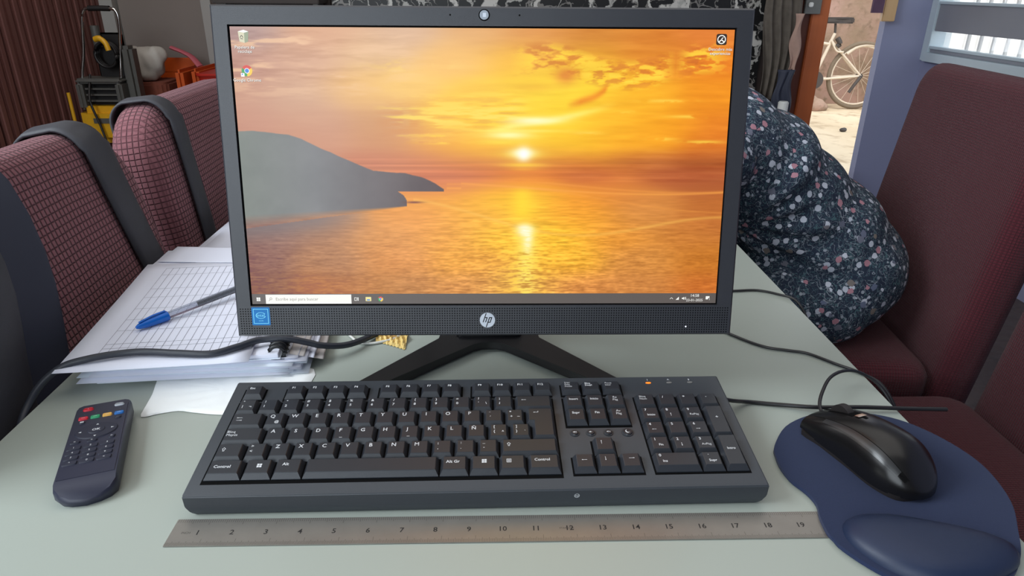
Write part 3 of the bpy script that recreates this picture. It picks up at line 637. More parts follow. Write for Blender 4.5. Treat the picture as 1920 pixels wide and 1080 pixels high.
jpanel('jacket_sleeve', [(-0.545, 0.48, 0.68, 0.226), (-0.505, 0.47, 0.675, 0.15), (-0.485, 0.46, 0.66, 0.09), (-0.482, 0.45, 0.64, 0.02), (-0.477, 0.45, 0.63, -0.06), (-0.474, 0.45, 0.63, -0.2)], M['band'], 0.008, 1.5, 0.008)

# ---------------------------------------------------------------- seated person leaning over the table behind the monitor
PY = 1.36
pe = empty('person', (0.72, PY, -0.275), 'person in a dark floral dress, seated right and bent over the table behind the monitor', 'person')
PO = Vector((0.72, PY, -0.275))
def B(l): return [(b[0] - PO.x, b[1] - PO.y, b[2] - PO.z) + tuple(b[3:]) for b in l]
body = []
hx, hy, hz = 0.150, PY + 0.01, 0.150                         # head resting on the folded arms, turned towards the viewer
body += [(hx, hy, hz, 0.100, 0.074, 0.076), (hx + 0.02, hy - 0.040, hz - 0.004, 0.062, 0.042, 0.054), (hx + 0.066, hy - 0.030, hz - 0.006, 0.032, 0.040, 0.036)]
body += chain([(0.30, PY, 0.105), (0.24, PY + 0.005, 0.13)], [0.052, 0.048])
for s in (-1, 1):                                             # arms: shoulder, elbow, wrist
    body += chain([(0.40, PY + s * 0.155, 0.085), (0.31, PY + s * 0.235, 0.050), (0.235, PY + s * 0.225, 0.040)], [0.052, 0.042, 0.036])
    body += chain([(0.235, PY + s * 0.225, 0.040), (0.15, PY + s * 0.12, 0.034 if s < 0 else 0.046), (0.10, PY + s * 0.02, 0.028 if s < 0 else 0.05)], [0.036, 0.031, 0.024])
    body += chain([(0.36, PY + s * 0.10, -0.335), (0.34, PY + s * 0.10, -0.50), (0.36, PY + s * 0.10, -0.68)], [0.055, 0.050, 0.034])   # shins
    body += [(0.30, PY + s * 0.10, -0.715, 0.105, 0.038, 0.035)]
    # palm and five fingers
    wx, wy, wz = 0.10, PY + s * 0.02, (0.028 if s < 0 else 0.05)
    dx, dy = -0.45, -s * 0.89; nx_, ny_ = -dy, dx
    body += [(wx + dx * 0.035, wy + dy * 0.035, wz - 0.004, 0.034, 0.036, 0.013)]
    for q, (off, L) in enumerate(((-0.027, 0.060), (-0.010, 0.072), (0.008, 0.068), (0.025, 0.052))):
        bx, by = wx + dx * 0.06 + nx_ * off, wy + dy * 0.06 + ny_ * off
        body += chain([(bx, by, wz), (bx + dx * L * .5, by + dy * L * .5, wz + 0.003), (bx + dx * L, by + dy * L, wz - 0.012)], [0.0088, 0.008, 0.0068], 6)
    bx, by = wx + dx * 0.02 - nx_ * 0.03, wy + dy * 0.02 - ny_ * 0.03
    body += chain([(bx, by, wz), (bx - nx_ * 0.022 + dx * 0.02, by - ny_ * 0.022 + dy * 0.02, wz - 0.002), (bx - nx_ * 0.028 + dx * 0.045, by - ny_ * 0.028 + dy * 0.045, wz - 0.010)], [0.0115, 0.010, 0.008], 6)
body += chain([(0.34, PY, 0.085), (0.45, PY, 0.06), (0.60, PY, -0.05), (0.70, PY, -0.16)], [0.08, 0.09, 0.09, 0.09])
remesh('body', B(body), 0.0065, M['skin'], pe, sm=3)
# face details
for s in (-1, 1):
    e = remesh('eye', B([(hx - 0.004, hy - 0.0735, hz + s * 0.022 - 0.002, 0.0075, 0.0085, 0.0115)]), 0.0016, M['eye'], pe, sm=1)
    remesh('iris', B([(hx - 0.003, hy - 0.0800, hz + s * 0.022 - 0.002, 0.0042, 0.0030, 0.0042)]), 0.0010, M['iris'], pe, sm=1)
    remesh('eyebrow', B([(hx - 0.022, hy - 0.0760, hz + s * 0.023 - 0.002, 0.0028, 0.0035, 0.0150)]), 0.0014, M['hair'], pe, sm=1)
remesh('nose', B([(hx + 0.014, hy - 0.082, hz - 0.003, 0.020, 0.012, 0.008), (hx + 0.026, hy - 0.088, hz - 0.003, 0.009, 0.011, 0.012)]), 0.003, M['skin'], pe, sm=2)
remesh('mouth', B([(hx + 0.048, hy - 0.0715, hz - 0.004, 0.0055, 0.009, 0.020)]), 0.003, M['lip'], pe, sm=2)
remesh('ear', B([(hx + 0.008, hy - 0.002, hz + 0.078, 0.026, 0.014, 0.010)]), 0.003, M['skin'], pe, sm=1)
remesh('hair', B([(hx - 0.022, hy + 0.016, hz + 0.002, 0.094, 0.078, 0.085), (hx + 0.06, hy + 0.050, hz + 0.00, 0.07, 0.045, 0.065), (hx + 0.115, hy + 0.060, hz + 0.01, 0.055, 0.045, 0.05)]), 0.006, M['hair'], pe, sm=3, disp=lambda c: 0.0015 * math.sin(c.y * 260 + c.z * 180))
# dress: back, waist, hips and lap in one cloth surface
def tilt(a): return Matrix.Rotation(a, 3, 'Y')
dress = [(0.385, PY, 0.125, 0.085, 0.175, 0.100, tilt(0.25)), (0.46, PY, 0.095, 0.11, 0.175, 0.118, tilt(0.4)), (0.54, PY, 0.042, 0.12, 0.168, 0.125, tilt(0.6)),
         (0.61, PY, -0.03, 0.13, 0.165, 0.128, tilt(0.8)), (0.675, PY, -0.095, 0.145, 0.175, 0.135), (0.715, PY, -0.155, 0.155, 0.190, 0.135), (0.70, PY, -0.185, 0.15, 0.195, 0.105)]
for s in (-1, 1):
    dress += chain([(0.40, PY + s * 0.15, 0.095), (0.345, PY + s * 0.215, 0.065)], [0.070, 0.060])
    for t in range(9):
        u = t / 8; dress.append((0.68 - 0.32 * u, PY + s * (0.105 - 0.005 * u), -0.205 + 0.012 * u, 0.085, 0.098 - 0.012 * u, 0.085 - 0.012 * u))
dress += [(0.50 - 0.04 * k, PY, -0.20, 0.07, 0.12, 0.06) for k in range(4)]
dress += [(0.375, PY, -0.27 - 0.05 * k, 0.075, 0.185, 0.05) for k in range(3)]
def folds(c):
    p = c + PO; ox, oz = 0.46, -0.045; a = math.atan2(p.z - oz, p.x - ox); r = math.hypot(p.x - ox, p.z - oz)
    side = min(1, max(0, (PY - p.y) / 0.12))
    fo = math.sin(a * 17 + 5 * p.y) * 0.0075 * max(0, 1 - r / 0.30) * side * min(1, r / 0.05)
    return fo + 0.0010 * math.sin(p.x * 46 + p.z * 30) * math.sin(p.y * 38)
remesh('dress', B(dress), 0.0085, M['floral'], pe, sm=10, disp=folds)

# ---------------------------------------------------------------- all-in-one computer
mo = empty('desktop_computer', (-0.23397, 0.5828, 0.07661), 'black all-in-one desktop computer showing an orange sunset over the sea', 'computer', rot=(PI / 2 - 0.18576, 0, -0.01131))
mo.rotation_euler = (Matrix.Rotation(-0.01131, 3, 'Z') @ Matrix.Rotation(PI / 2 - 0.18576, 3, 'X')).to_euler()
MW, MH = 0.46283, 0.29088; AX, AY, AW, AH = 0.01497, 0.03054, 0.4320, 0.2430; G = 0.0014
bm = bmesh.new()
ox = [(0, 0), (MW, 0), (MW, MH), (0, MH)]; ix = [(AX - G, AY - G), (AX + AW + G, AY - G), (AX + AW + G, AY + AH + G), (AX - G, AY + AH + G)]
rr_ = []
for pts, z in ((ox, -0.016), (ox, -0.0015), ([(x + (0.0015 if x == 0 else -0.0015), y + (0.0015 if y == 0 else -0.0015)) for x, y in ox], 0.0), (ix, 0.0), (ix, -0.0026)):
    rr_.append([bm.verts.new((x, y, z)) for x, y in pts])
for a, b in zip(rr_, rr_[1:]):
    for k in range(4): bm.faces.new((a[k], a[(k + 1) % 4], b[(k + 1) % 4], b[k]))
bmobj('bezel', bm, M['plastic'], mo)
prism('rear_housing', [(0.003, 0.003), (MW - 0.003, 0.003), (MW - 0.003, MH - 0.003), (0.003, MH - 0.003)], -0.0161, -0.046, M['plastic'], mo, inset=[(0.05, 0.03), (MW - 0.05, 0.03), (MW - 0.05, MH - 0.04), (0.05, MH - 0.04)], bev=0.003)
prism('panel_border', ix, -0.006, -0.0024, M['hole'], mo)
# speaker perforations
hs = []
rows, pitch = 11, 0.00233
for j in range(rows):
    yy = 0.0262 - j * pitch
    for i in range(196):
        xx = 0.0040 + i * pitch
        if 0.0135 < xx < 0.0315 and 0.0095 < yy < 0.0285: continue
        if math.hypot(xx - 0.2325, yy - 0.0151) < 0.0082: continue
        hs.append(ell(xx, yy, 0.00062, 0.00062, 6))
sp = flat('speaker_holes', hs, 0.00012, M['hole'], mo); sp['kind'] = 'stuff'
# webcam, microphones, badge, sticker, status light
wc = prism('webcam_cover', ell(0, 0, 0.0039, 0.0039, 28), 0, 0.0009, M['lens'], mo, bev=0.0003, loc=(0.2310, 0.2838, 0)); flat('webcam_ring', [ell(0, 0, 0.0048, 0.0048, 28)], 0.00015, M['hole'], wc)
flat('shutter_mark', [[(a, b) for a, b in rrect(0.0002, 0, 0.0028, 0.0034, 0.0004)]], 0.00095, M['badge'], wc)
for xx in (0.2021, 0.2610): flat('microphone_hole', [ell(0, 0, 0.0008, 0.0008, 10)], 0.00015, M['hole'], mo, loc=(xx, 0.2838, 0))
bd = prism('badge', ell(0, 0, 0.0071, 0.0071, 40), 0, 0.0008, M['badge'], mo, bev=0.0002, loc=(0.2325, 0.0151, 0))
def stroke(a, b, wd):
    a, b = Vector(a), Vector(b); t = (b - a).normalized(); n_ = Vector((-t.y, t.x)) * wd / 2
    return [tuple(a + n_), tuple(a - n_), tuple(b - n_), tuple(b + n_)]
k_ = 0.34      # slant of the letters
def sl(x, y): return ((x + k_ * y) * 0.001, y * 0.001)
lw = 0.00078
L_ = [stroke(sl(-3.4, 6.7), sl(-3.4, -2.0), lw), stroke(sl(-3.0, 2.55), sl(-1.5, 2.55), lw), stroke(sl(-1.1, 2.9), sl(-1.1, -2.0), lw),
      stroke(sl(1.1, 2.9), sl(1.1, -6.7), lw), stroke(sl(1.1, 2.55), sl(3.1, 2.55), lw), stroke(sl(3.2, 2.9), sl(3.2, -2.4), lw), stroke(sl(1.2, -2.0), sl(3.2, -2.0), lw)]
flat('badge_letters', L_, 0.00085, M['hole'], bd)
st = prism('sticker', rrect(0, 0, 0.0168, 0.0172, 0.001), 0, 0.00012, M['intelblue'], mo, loc=(0.0224, 0.0193, 0.00005))
def frame_poly(w_, h_, t_):
    return [[(-w_ / 2, -h_ / 2), (w_ / 2, -h_ / 2), (w_ / 2, -h_ / 2 + t_), (-w_ / 2, -h_ / 2 + t_)], [(-w_ / 2, h_ / 2 - t_), (w_ / 2, h_ / 2 - t_), (w_ / 2, h_ / 2), (-w_ / 2, h_ / 2)],
            [(-w_ / 2, -h_ / 2), (-w_ / 2 + t_, -h_ / 2), (-w_ / 2 + t_, h_ / 2), (-w_ / 2, h_ / 2)], [(w_ / 2 - t_, -h_ / 2), (w_ / 2, -h_ / 2), (w_ / 2, h_ / 2), (w_ / 2 - t_, h_ / 2)]]
flat('sticker_border', frame_poly(0.0138, 0.0142, 0.0005), 0.00016, M['intelpale'], st)
sw = []
for i in range(26):
    a0 = 0.5 + 5.5 * i / 26; a1 = 0.5 + 5.5 * (i + 1) / 26
    P_ = lambda a, r: (r * 0.0047 * math.cos(a), 0.0008 + r * 0.0030 * math.sin(a)); sw.append([P_(a0, 1), P_(a1, 1), P_(a1, 0.86), P_(a0, 0.86)])
flat('sticker_swoosh', sw, 0.00017, M['intelpale'], st); text('sticker_text', 'intel', 0.0042, (0, 0.0009, 0.00018), M['intelpale'], st); text('sticker_small_text', 'inside', 0.0018, (0, -0.0042, 0.00018), M['intelpale'], st)
flat('status_light', [ell(0, 0, 0.0008, 0.0008, 12)], 0.0002, M['whiteled'], mo, loc=(0.4197, 0.0082, 0))

# the picture on the screen
CP = [(0.021,0.019,195,165,155),(0.177,0.017,225,175,140),(0.344,0.019,222,182,150),(0.491,0.014,228,172,112),(0.597,0.016,225,150,80),(0.703,0.029,215,135,50),(0.831,0.046,215,125,40),(0.948,0.016,225,125,50),(0.996,0.008,228,128,50),(0.016,0.126,205,160,140),(0.132,0.107,225,180,150),(0.28,0.087,232,190,145),(0.438,0.104,250,195,110),(0.576,0.102,250,190,60),(0.704,0.11,245,180,40),(0.844,0.1,235,145,35),(0.983,0.098,238,130,25),(0.016,0.234,215,168,142),(0.128,0.233,220,178,148),(0.256,0.214,240,190,125),(0.341,0.195,253,205,110),(0.491,0.23,255,205,70),(0.598,0.212,253,215,50),(0.706,0.192,255,220,50),(0.815,0.228,252,180,30),(0.967,0.227,245,148,20),(0.017,0.326,212,160,135),(0.167,0.326,215,165,135),(0.296,0.325,215,160,110),(0.436,0.305,255,205,60),(0.544,0.323,255,215,50),(0.653,0.313,255,215,40),(0.762,0.322,253,185,30),(0.872,0.34,252,165,20),(0.988,0.34,235,130,25),(0.165,0.401,212,155,125),(0.294,0.391,212,150,105),(0.403,0.384,240,165,80),(0.468,0.399,255,185,40),(0.687,0.398,255,195,30),(0.797,0.398,252,170,25),(0.984,0.397,225,120,30),(0.271,0.457,205,130,98),(0.359,0.457,205,125,85),(0.446,0.456,208,118,75),(0.534,0.456,220,120,70),(0.666,0.456,215,110,50),(0.82,0.455,190,98,50),(0.987,0.454,170,85,38),(0.401,0.524,210,120,85),(0.49,0.524,212,115,80),(0.578,0.514,232,120,45),(0.711,0.523,195,95,50),(0.878,0.523,178,88,45),(0.99,0.523,168,80,40),(0.434,0.553,225,130,80),(0.578,0.553,245,150,40),(0.767,0.562,225,130,50),(0.98,0.556,180,95,45),(0.434,0.602,245,165,60),(0.511,0.602,253,185,40),(0.578,0.602,255,205,30),(0.69,0.602,248,158,35),(0.824,0.612,215,135,60),(0.994,0.631,190,105,40),(0.355,0.672,240,160,75),(0.489,0.672,248,175,60),(0.713,0.672,250,165,35),(0.826,0.671,215,140,65),(0.997,0.691,195,110,45),(0.043,0.732,165,128,112),(0.176,0.712,185,138,105),(0.287,0.732,225,155,85),(0.433,0.732,242,165,70),(0.534,0.732,255,195,40),(0.658,0.732,255,195,35),(0.771,0.732,235,150,45),(0.941,0.732,205,125,45),(0.005,0.833,160,122,108),(0.173,0.833,188,138,100),(0.307,0.833,222,148,78),(0.466,0.833,240,165,60),(0.67,0.834,250,180,40),(0.83,0.834,215,140,60),(0.979,0.834,200,118,30),(0.011,0.935,162,122,100),(0.169,0.936,192,130,85),(0.306,0.936,200,138,80),(0.465,0.937,215,145,75),(0.579,0.937,235,175,70),(0.694,0.937,220,140,65),(0.833,0.938,205,130,60),(0.983,0.939,205,110,35)]
def wallpaper(W, H):
    u = np.linspace(0, 1, W)[None].repeat(H, 0); v = np.linspace(0, 1, H)[:, None].repeat(W, 1)
    img = np.zeros((H, W, 3)); tot = np.zeros((H, W))
    for (cu, cv, r, g, b) in CP:
        d2 = ((u - cu) * 1.25) ** 2 + ((v - cv) * 1.5) ** 2
        if 0.44 < cv < 0.56: d2 = ((u - cu) * 1.25) ** 2 + ((v - cv) * 2.6) ** 2
        # these colours include the daylight haze on the left; GLARE subtracts part below
        wt = np.exp(-d2 / (2 * 0.062 ** 2)) + 1e-4 / (d2 + 0.01); tot += wt; img += wt[..., None] * np.array((r, g, b), float)
    img /= tot[..., None]
    A = lambda uu, vv, ru, rv, p=2: np.exp(-(np.abs((u - uu) / ru) ** p + np.abs((v - vv) / rv) ** p))
    def ad(m, c, k=1.0): nonlocal img; img = img + (m * k)[..., None] * np.array(c, float)
    def mixc(m, c): nonlocal img; m = np.clip(m, 0, 1)[..., None]; img = img * (1 - m) + np.array(c, float) * m
    hz = 0.538
    # clouds
    n1 = fbm(H, W, 9, 22, 11, 5); n2 = fbm(H, W, 14, 62, 23, 4); n3 = fbm(H, W, 34, 62, 31, 4)
    sky = v < hz
    cl = np.clip((n2 - 0.48) * 8, 0, 1) * np.clip((n1 - 0.42) * 5, 0, 1)
    left = np.clip((0.42 - u) / 0.25, 0, 1) * np.clip((0.26 - v) / 0.1, 0, 1)
    mixc(cl * left * 0.75 * (v > 0.02), (248, 205, 165)); ad(np.clip((0.45 - n2) * 6, 0, 1) * left, (-9, -9, -9))
    rr = np.clip(1.15 - (np.abs((v - 0.128 - 0.03 * np.sin(u * 18)) / 0.055)) ** 2, 0, 1) * np.clip((u - 0.55) / 0.05, 0, 1) * np.clip((1.0 - u) / 0.05, 0, 1) * np.clip(np.abs(u - 0.885) / 0.03, 0, 1)
    mixc(np.clip((n3 - 0.50) * 14, 0, 1) * rr * 0.9, (255, 212, 60)); mixc(np.clip((0.46 - n3) * 12, 0, 1) * rr * 0.5, (200, 98, 38))
    mid = np.exp(-((v - 0.30 + 0.10 * (u - 0.45)) / 0.06) ** 2) * np.clip((u - 0.27) / 0.06, 0, 1) * np.clip((0.60 - u) / 0.05, 0, 1)
    mixc(np.clip((n2 - 0.5) * 9, 0, 1) * mid * 0.8, (255, 222, 95)); mixc(np.clip((0.47 - n2) * 9, 0, 1) * mid * 0.35, (222, 140, 70))
    mixc(A(0.362, 0.13, 0.075, 0.02) * np.clip((n3 - 0.42) * 6, 0, 1) * 0.8, (252, 212, 120))
    # dark puff, curl and crescent
    mixc(A(0.664, 0.158, 0.022, 0.030) * 0.75, (222, 120, 45)); mixc(A(0.60, 0.20, 0.05, 0.018) * 0.35, (235, 160, 45))
    arc = np.abs((v - (0.262 - 0.55 * np.clip(u - 0.67, 0, 1) - 6 * np.clip(u - 0.715, 0, 1) ** 2 * 3))); mixc(np.exp(-(arc / 0.014) ** 2) * np.clip((u - 0.665) / 0.03, 0, 1) * np.clip((0.752 - u) / 0.008, 0, 1) * 0.85, (240, 138, 24))
    cres = np.abs(v - (0.335 - 0.28 * (u - 0.56) - 0.9 * np.clip(u - 0.62, 0, 1) ** 2)); mixc(np.exp(-(cres / 0.013) ** 2) * np.clip((u - 0.50) / 0.05, 0, 1) * np.clip((0.77 - u) / 0.10, 0, 1) * 0.95, (255, 240, 120))
    mixc(A(0.60, 0.316, 0.055, 0.014), (255, 250, 190)); mixc(A(0.552, 0.368, 0.045, 0.016) * 1.0, (255, 250, 175)); mixc(A(0.565, 0.352, 0.10, 0.006) * 0.7, (255, 240, 120)); mixc(A(0.53, 0.392, 0.05, 0.010) * 0.6, (255, 232, 80))
    for (a, b, ru) in ((0.87, 0.245, 0.05), (0.80, 0.285, 0.03), (0.92, 0.30, 0.05), (0.86, 0.38, 0.03), (0.71, 0.36, 0.03), (0.95, 0.39, 0.04), (0.45, 0.34, 0.04), (0.40, 0.37, 0.03), (0.42, 0.395, 0.05)):
        mixc(A(a, b + 0.12 * 0 + 0.05 * 0, ru, 0.006) * np.clip((n3 - 0.38) * 5, 0, 1), (255, 205, 70))
    ad(sky * (n2 - 0.5) * np.clip((u - 0.3) * 2, 0.25, 1), (26, 30, 22))
    band_ = np.exp(-((v - 0.49) / 0.045) ** 4); ad(band_ * (fbm(H, W, 3, 90, 77, 3) - 0.5), (55, 40, 26))
    # sun and its glitter
    mixc(A(0.578, 0.437, 0.075, 0.035, 1.2) * 0.9, (255, 215, 40)); mixc(A(0.578, 0.432, 0.028, 0.018), (255, 250, 190)); mixc(A(0.580, 0.436, 0.014, 0.026), (255, 255, 250)); mixc(A(0.58, 0.475, 0.045, 0.008) * 0.85, (255, 205, 60)); mixc(A(0.58, 0.49, 0.03, 0.006) * 0.5, (255, 180, 50))
    # sea
    d = np.clip((v - hz) / (1 - hz), 0, 1)
    wv = np.zeros((H, W))
    for (gx, gy, s, lo, k) in ((48, 240, 51, 0.10, 0.75), (110, 220, 61, 0.35, 0.6), (12, 130, 71, 0.0, 0.35)):
        wv += k * (fbm(H, W, gx, gy, s, 2) - 0.5) * np.clip((d - lo) * 3 + 0.2, 0, 1)
    sea = v >= hz
    ad(sea * wv * (0.5 + 0.9 * A(0.585, 0.9, 0.2, 0.5)), (80, 66, 46))
    for (a, b, c, k) in ((0.60, 0.560, 0.022, 0.9), (0.66, 0.545, 0.030, 0.5), (0.75, 0.60, 0.05, 0.4)):
        ln = np.abs(v - (b + c * np.sin((u - a) * 6) * (u > 0.45))); mixc(np.exp(-(ln / 0.004) ** 2) * sea * (u > 0.42) * k * 0.7, (250, 165, 70))
    ln = np.abs(v - (0.662 + 0.10 * (u - 0.45) + 0.05 * np.sin((u - 0.5) * 9))); mixc(np.exp(-(ln / 0.006) ** 2) * sea * (u > 0.35) * 0.45, (255, 196, 90))
    mixc(np.exp(-((u - 0.578) / 0.022) ** 2) * sea * np.clip((0.70 - v) / 0.05, 0, 1) * np.clip((v - 0.55) / 0.03, 0, 1) * 0.75, (255, 220, 40))
    g = np.exp(-((u - 0.587) / 0.020) ** 2) * np.clip((v - 0.685) / 0.02, 0, 1) * np.clip(1.4 - (v - 0.69) * 2.6, 0.45, 1)
    gn = np.clip(0.85 + (wv * 5.5) * np.clip((v - 0.74) * 6, 0, 1), 0, 1)
    mixc(g * gn, (255, 240, 120)); mixc(A(0.582, 0.715, 0.016, 0.022), (255, 252, 225)); mixc(np.exp(-((u - 0.590) / 0.010) ** 2) * np.clip((v - 0.70) / 0.02, 0, 1) * np.clip((0.82 - v) / 0.05, 0, 1) * gn, (255, 252, 215))
    mixc(A(0.587, 0.86, 0.06, 0.14) * sea * np.clip(wv * 6 + 0.3, 0, 1) * 0.6, (255, 215, 60))
    # headland
    HX = [0, 0.027, 0.101, 0.127, 0.153, 0.206, 0.27, 0.336, 0.369, 0.396, 0.414]; HY = [0.356, 0.354, 0.367, 0.382, 0.405, 0.448, 0.496, 0.505, 0.519, 0.540, 0.563]
    top = np.interp(u[0], HX, HY) + 0.003 * (fbm(1, W, 60, 1, 91, 3)[0] - 0.5)
    low = np.interp(u[0], [0, 0.10, 0.20, 0.29, 0.336], [0.71, 0.685, 0.66, 0.64, 0.628]); ins = (u < 0.337) & (v > top[None]) & (v < low[None])
    edge = np.interp(v[:, 0], [0.55, 0.569, 0.587, 0.608, 0.632], [0.300, 0.316, 0.331, 0.3375, 0.336])
    h2 = (v > top[None]) & (v < 0.572) & (u < 0.414); h1 = ins & ((v < 0.56) | (u < edge[:, None]))
    m_ = (h1 | h2) * np.clip((v - top[None]) * H / 1.3, 0, 1) * np.clip(np.maximum((low[None] - v) / np.clip(0.05 - u * 0.14, 0.003, 1), (v < 0.572) * 1.0 * (u > 0.32)), 0, 1)
    sh = np.clip(1 - (low[None] - v) / 0.03, 0, 1)
    nn = fbm(H, W, 14, 9, 101, 4)
    hc = np.stack([np.interp(u, [0, 0.15, 0.42], [152, 142, 94]), np.interp(u, [0, 0.15, 0.42], [154, 140, 78]), np.interp(u, [0, 0.15, 0.42], [143, 137, 76])], -1) + (nn - 0.5)[..., None] * 14  # greyer to the left: glare haze is put into the headland colour
    img = img * (1 - m_[..., None]) + hc * m_[..., None]
    fade = np.exp(-((v - low[None]) / 0.05) ** 2) * np.clip((0.27 - u) / 0.12, 0, 1) * (v > low[None]); mixc(fade * 0.85 * np.clip((0.34 - u) / 0.1, 0, 1), (146, 132, 126))  # grey haze painted below the headland's left end
    mixc(A(0.352, 0.612, 0.018, 0.004) * 0.9, (120, 70, 50))
    img = np.clip(img, 0, 255) / 255
    lin_ = np.where(img <= 0.04045, img / 12.92, ((img + 0.055) / 1.055) ** 2.4)
    return lin_
GW, GH = 864, 486
pic = wallpaper(GW, GH)
GLARE = (0.165, 0.16, 0.14)
hzw = np.clip(1.0 - np.linspace(0, 1, GW) / 0.62, 0, 1)[None, :, None] ** 1.3
pic = np.clip(pic - np.array(GLARE) * hzw, 0.004, 1)
xs = np.linspace(AX, AX + AW, GW); ys = np.linspace(AY + AH, AY, GH)
co = np.zeros((GH, GW, 3), np.float32); co[..., 0] = xs[None]; co[..., 1] = ys[:, None]; co[..., 2] = -0.0018
idx = np.arange(GH * GW).reshape(GH, GW)
quads = np.stack([idx[1:, :-1], idx[1:, 1:], idx[:-1, 1:], idx[:-1, :-1]], -1).reshape(-1, 4)
me = bpy.data.meshes.new('screen'); me.vertices.add(GH * GW); me.vertices.foreach_set('co', co.ravel()); nq = len(quads)
me.loops.add(nq * 4); me.loops.foreach_set('vertex_index', quads.ravel().astype(np.int32)); me.polygons.add(nq); me.polygons.foreach_set('loop_start', np.arange(0, nq * 4, 4, dtype=np.int32)); me.polygons.foreach_set('loop_total', np.full(nq, 4, np.int32))
me.update(calc_edges=True); ca = me.color_attributes.new('picture', 'FLOAT_COLOR', 'POINT')
rgba = np.ones((GH, GW, 4), np.float32); rgba[..., :3] = pic; ca.data.foreach_set('color', rgba.ravel())
screen = link_mesh('screen', me, M['screen'], mo)
SZ = -0.00165
def su(u, v): return (AX + u * AW, AY + (1 - v) * AH)
def srect(name, u0, v0, u1, v1, m, dz=0.0): 
    (x0, y0), (x1, y1) = su(u0, v0), su(u1, v1); return flat(name, [[(x0, y1), (x1, y1), (x1, y0), (x0, y0)]], SZ + dz, M[m], screen)
def stext(s, u, v, size, m='s_white', align='CENTER', dz=0.00008, **k): x, y_ = su(u, v); return text('icon_text', s, size, (x, y_, SZ + dz), M[m], screen, align=align, **k)
srect('taskbar', 0, 0.9605, 1, 1, 's_bar'); srect('search_box', 0.029, 0.963, 0.2115, 0.999, 's_cream', 0.00004)
stext('Escribe aquí para buscar', 0.050, 0.981, 0.0040, 's_grey', 'LEFT')
x0, y0 = su(0.040, 0.979); flat('search_icon', [ell(x0, y0, 0.0012, 0.0012, 14)], SZ + 0.00008, M['s_grey'], screen); flat('search_icon', [ell(x0, y0, 0.0008, 0.0008, 14)], SZ + 0.0001, M['s_cream'], screen); flat('search_icon', [stroke((x0 - .0008, y0 - .0008), (x0 - .002, y0 - .0022), .0004)], SZ + 0.00008, M['s_grey'], screen)
def window_logo(cx, cy, s, z, m, par, nm='start_icon'):
    g = s * 0.06; flat(nm, [[(cx + a, cy + b), (cx + c, cy + b), (cx + c, cy + d), (cx + a, cy + d)] for a, b, c, d in ((-s, -s, -g, -g), (g, -s, s, -g), (-s, g, -g, s), (g, g, s, s))], z, m, par)
x0, y0 = su(0.0135, 0.981); window_logo(x0, y0, 0.0017, SZ + 0.00008, M['s_white'], screen)
def browser_icon(cx, cy, r, z):
    for a0, c in ((PI / 6, 's_red'), (5 * PI / 6, 's_green'), (1.5 * PI, 's_yellow')):
        flat('browser_icon', [[(cx, cy)] + [(cx + r * math.cos(a0 + 2 * PI / 3 * i / 10), cy + r * math.sin(a0 + 2 * PI / 3 * i / 10)) for i in range(11)]], z, M[c], screen)
    flat('browser_icon', [ell(cx, cy, r * .48, r * .48, 18)], z + 0.00003, M['s_white'], screen); flat('browser_icon', [ell(cx, cy, r * .38, r * .38, 18)], z + 0.00006, M['s_blue'], screen)
x0, y0 = su(0.274, 0.981); browser_icon(x0, y0, 0.0024, SZ + 0.00006)
x0, y0 = su(0.248, 0.981); flat('folder_icon', [rrect(x0, y0, 0.0052, 0.0040, 0.0004)], SZ + 0.00006, M['s_folder'], screen); flat('folder_icon', [rrect(x0, y0 - 0.0008, 0.003, 0.0012, 0.0003)], SZ + 0.00008, M['s_blue'], screen)
x0, y0 = su(0.222, 0.981); flat('task_view_icon', frame_poly(0.0022, 0.0032, 0.0004), SZ + 0.00008, M['s_white'], screen, loc=(x0 - 0.0006, y0, 0)); flat('task_view_icon', [rrect(x0 + 0.0016, y0, 0.0008, 0.0032, 0.0001)], SZ + 0.00008, M['s_white'], screen)
x0, y0 = su(0.903, 0.981); flat('tray_icon', [stroke((x0 - .0014, y0 - .0006), (x0, y0 + .0008), .0004), stroke((x0 + .0014, y0 - .0006), (x0, y0 + .0008), .0004)], SZ + 0.00008, M['s_white'], screen)
x0, y0 = su(0.916, 0.981); flat('tray_icon', [[(x0 - .0016, y0 - .0014), (x0 + .0014, y0 - .0014), (x0 + .0014, y0 + .0016)]], SZ + 0.00008, M['s_white'], screen)
x0, y0 = su(0.930, 0.981); flat('tray_icon', [[(x0 - .0018, y0 - .0006), (x0 - .0008, y0 - .0006), (x0 + .0002, y0 - .0015), (x0 + .0002, y0 + .0015), (x0 - .0008, y0 + .0006), (x0 - .0018, y0 + .0006)], stroke((x0 + .001, y0 - .001), (x0 + .001, y0 + .001), .0004), stroke((x0 + .0018, y0 - .0014), (x0 + .0018, y0 + .0014), .0004)], SZ + 0.00008, M['s_white'], screen)
stext('14:58', 0.9535, 0.9705, 0.0038); stext('23-01-2025', 0.9535, 0.9885, 0.0034)
x0, y0 = su(0.982, 0.979); flat('tray_icon', [rrect(x0, y0, 0.0036, 0.0030, 0.0003)], SZ + 0.00008, M['s_white'], screen); flat('tray_icon', [ell(x0 + .0018, y0 - .0014, .0015, .0015, 12)], SZ + 0.0001, M['s_bar'], screen)
text('icon_text', '1', 0.0026, (x0 + .0018, y0 - .0014, SZ + 0.00013), M['s_white'], screen)
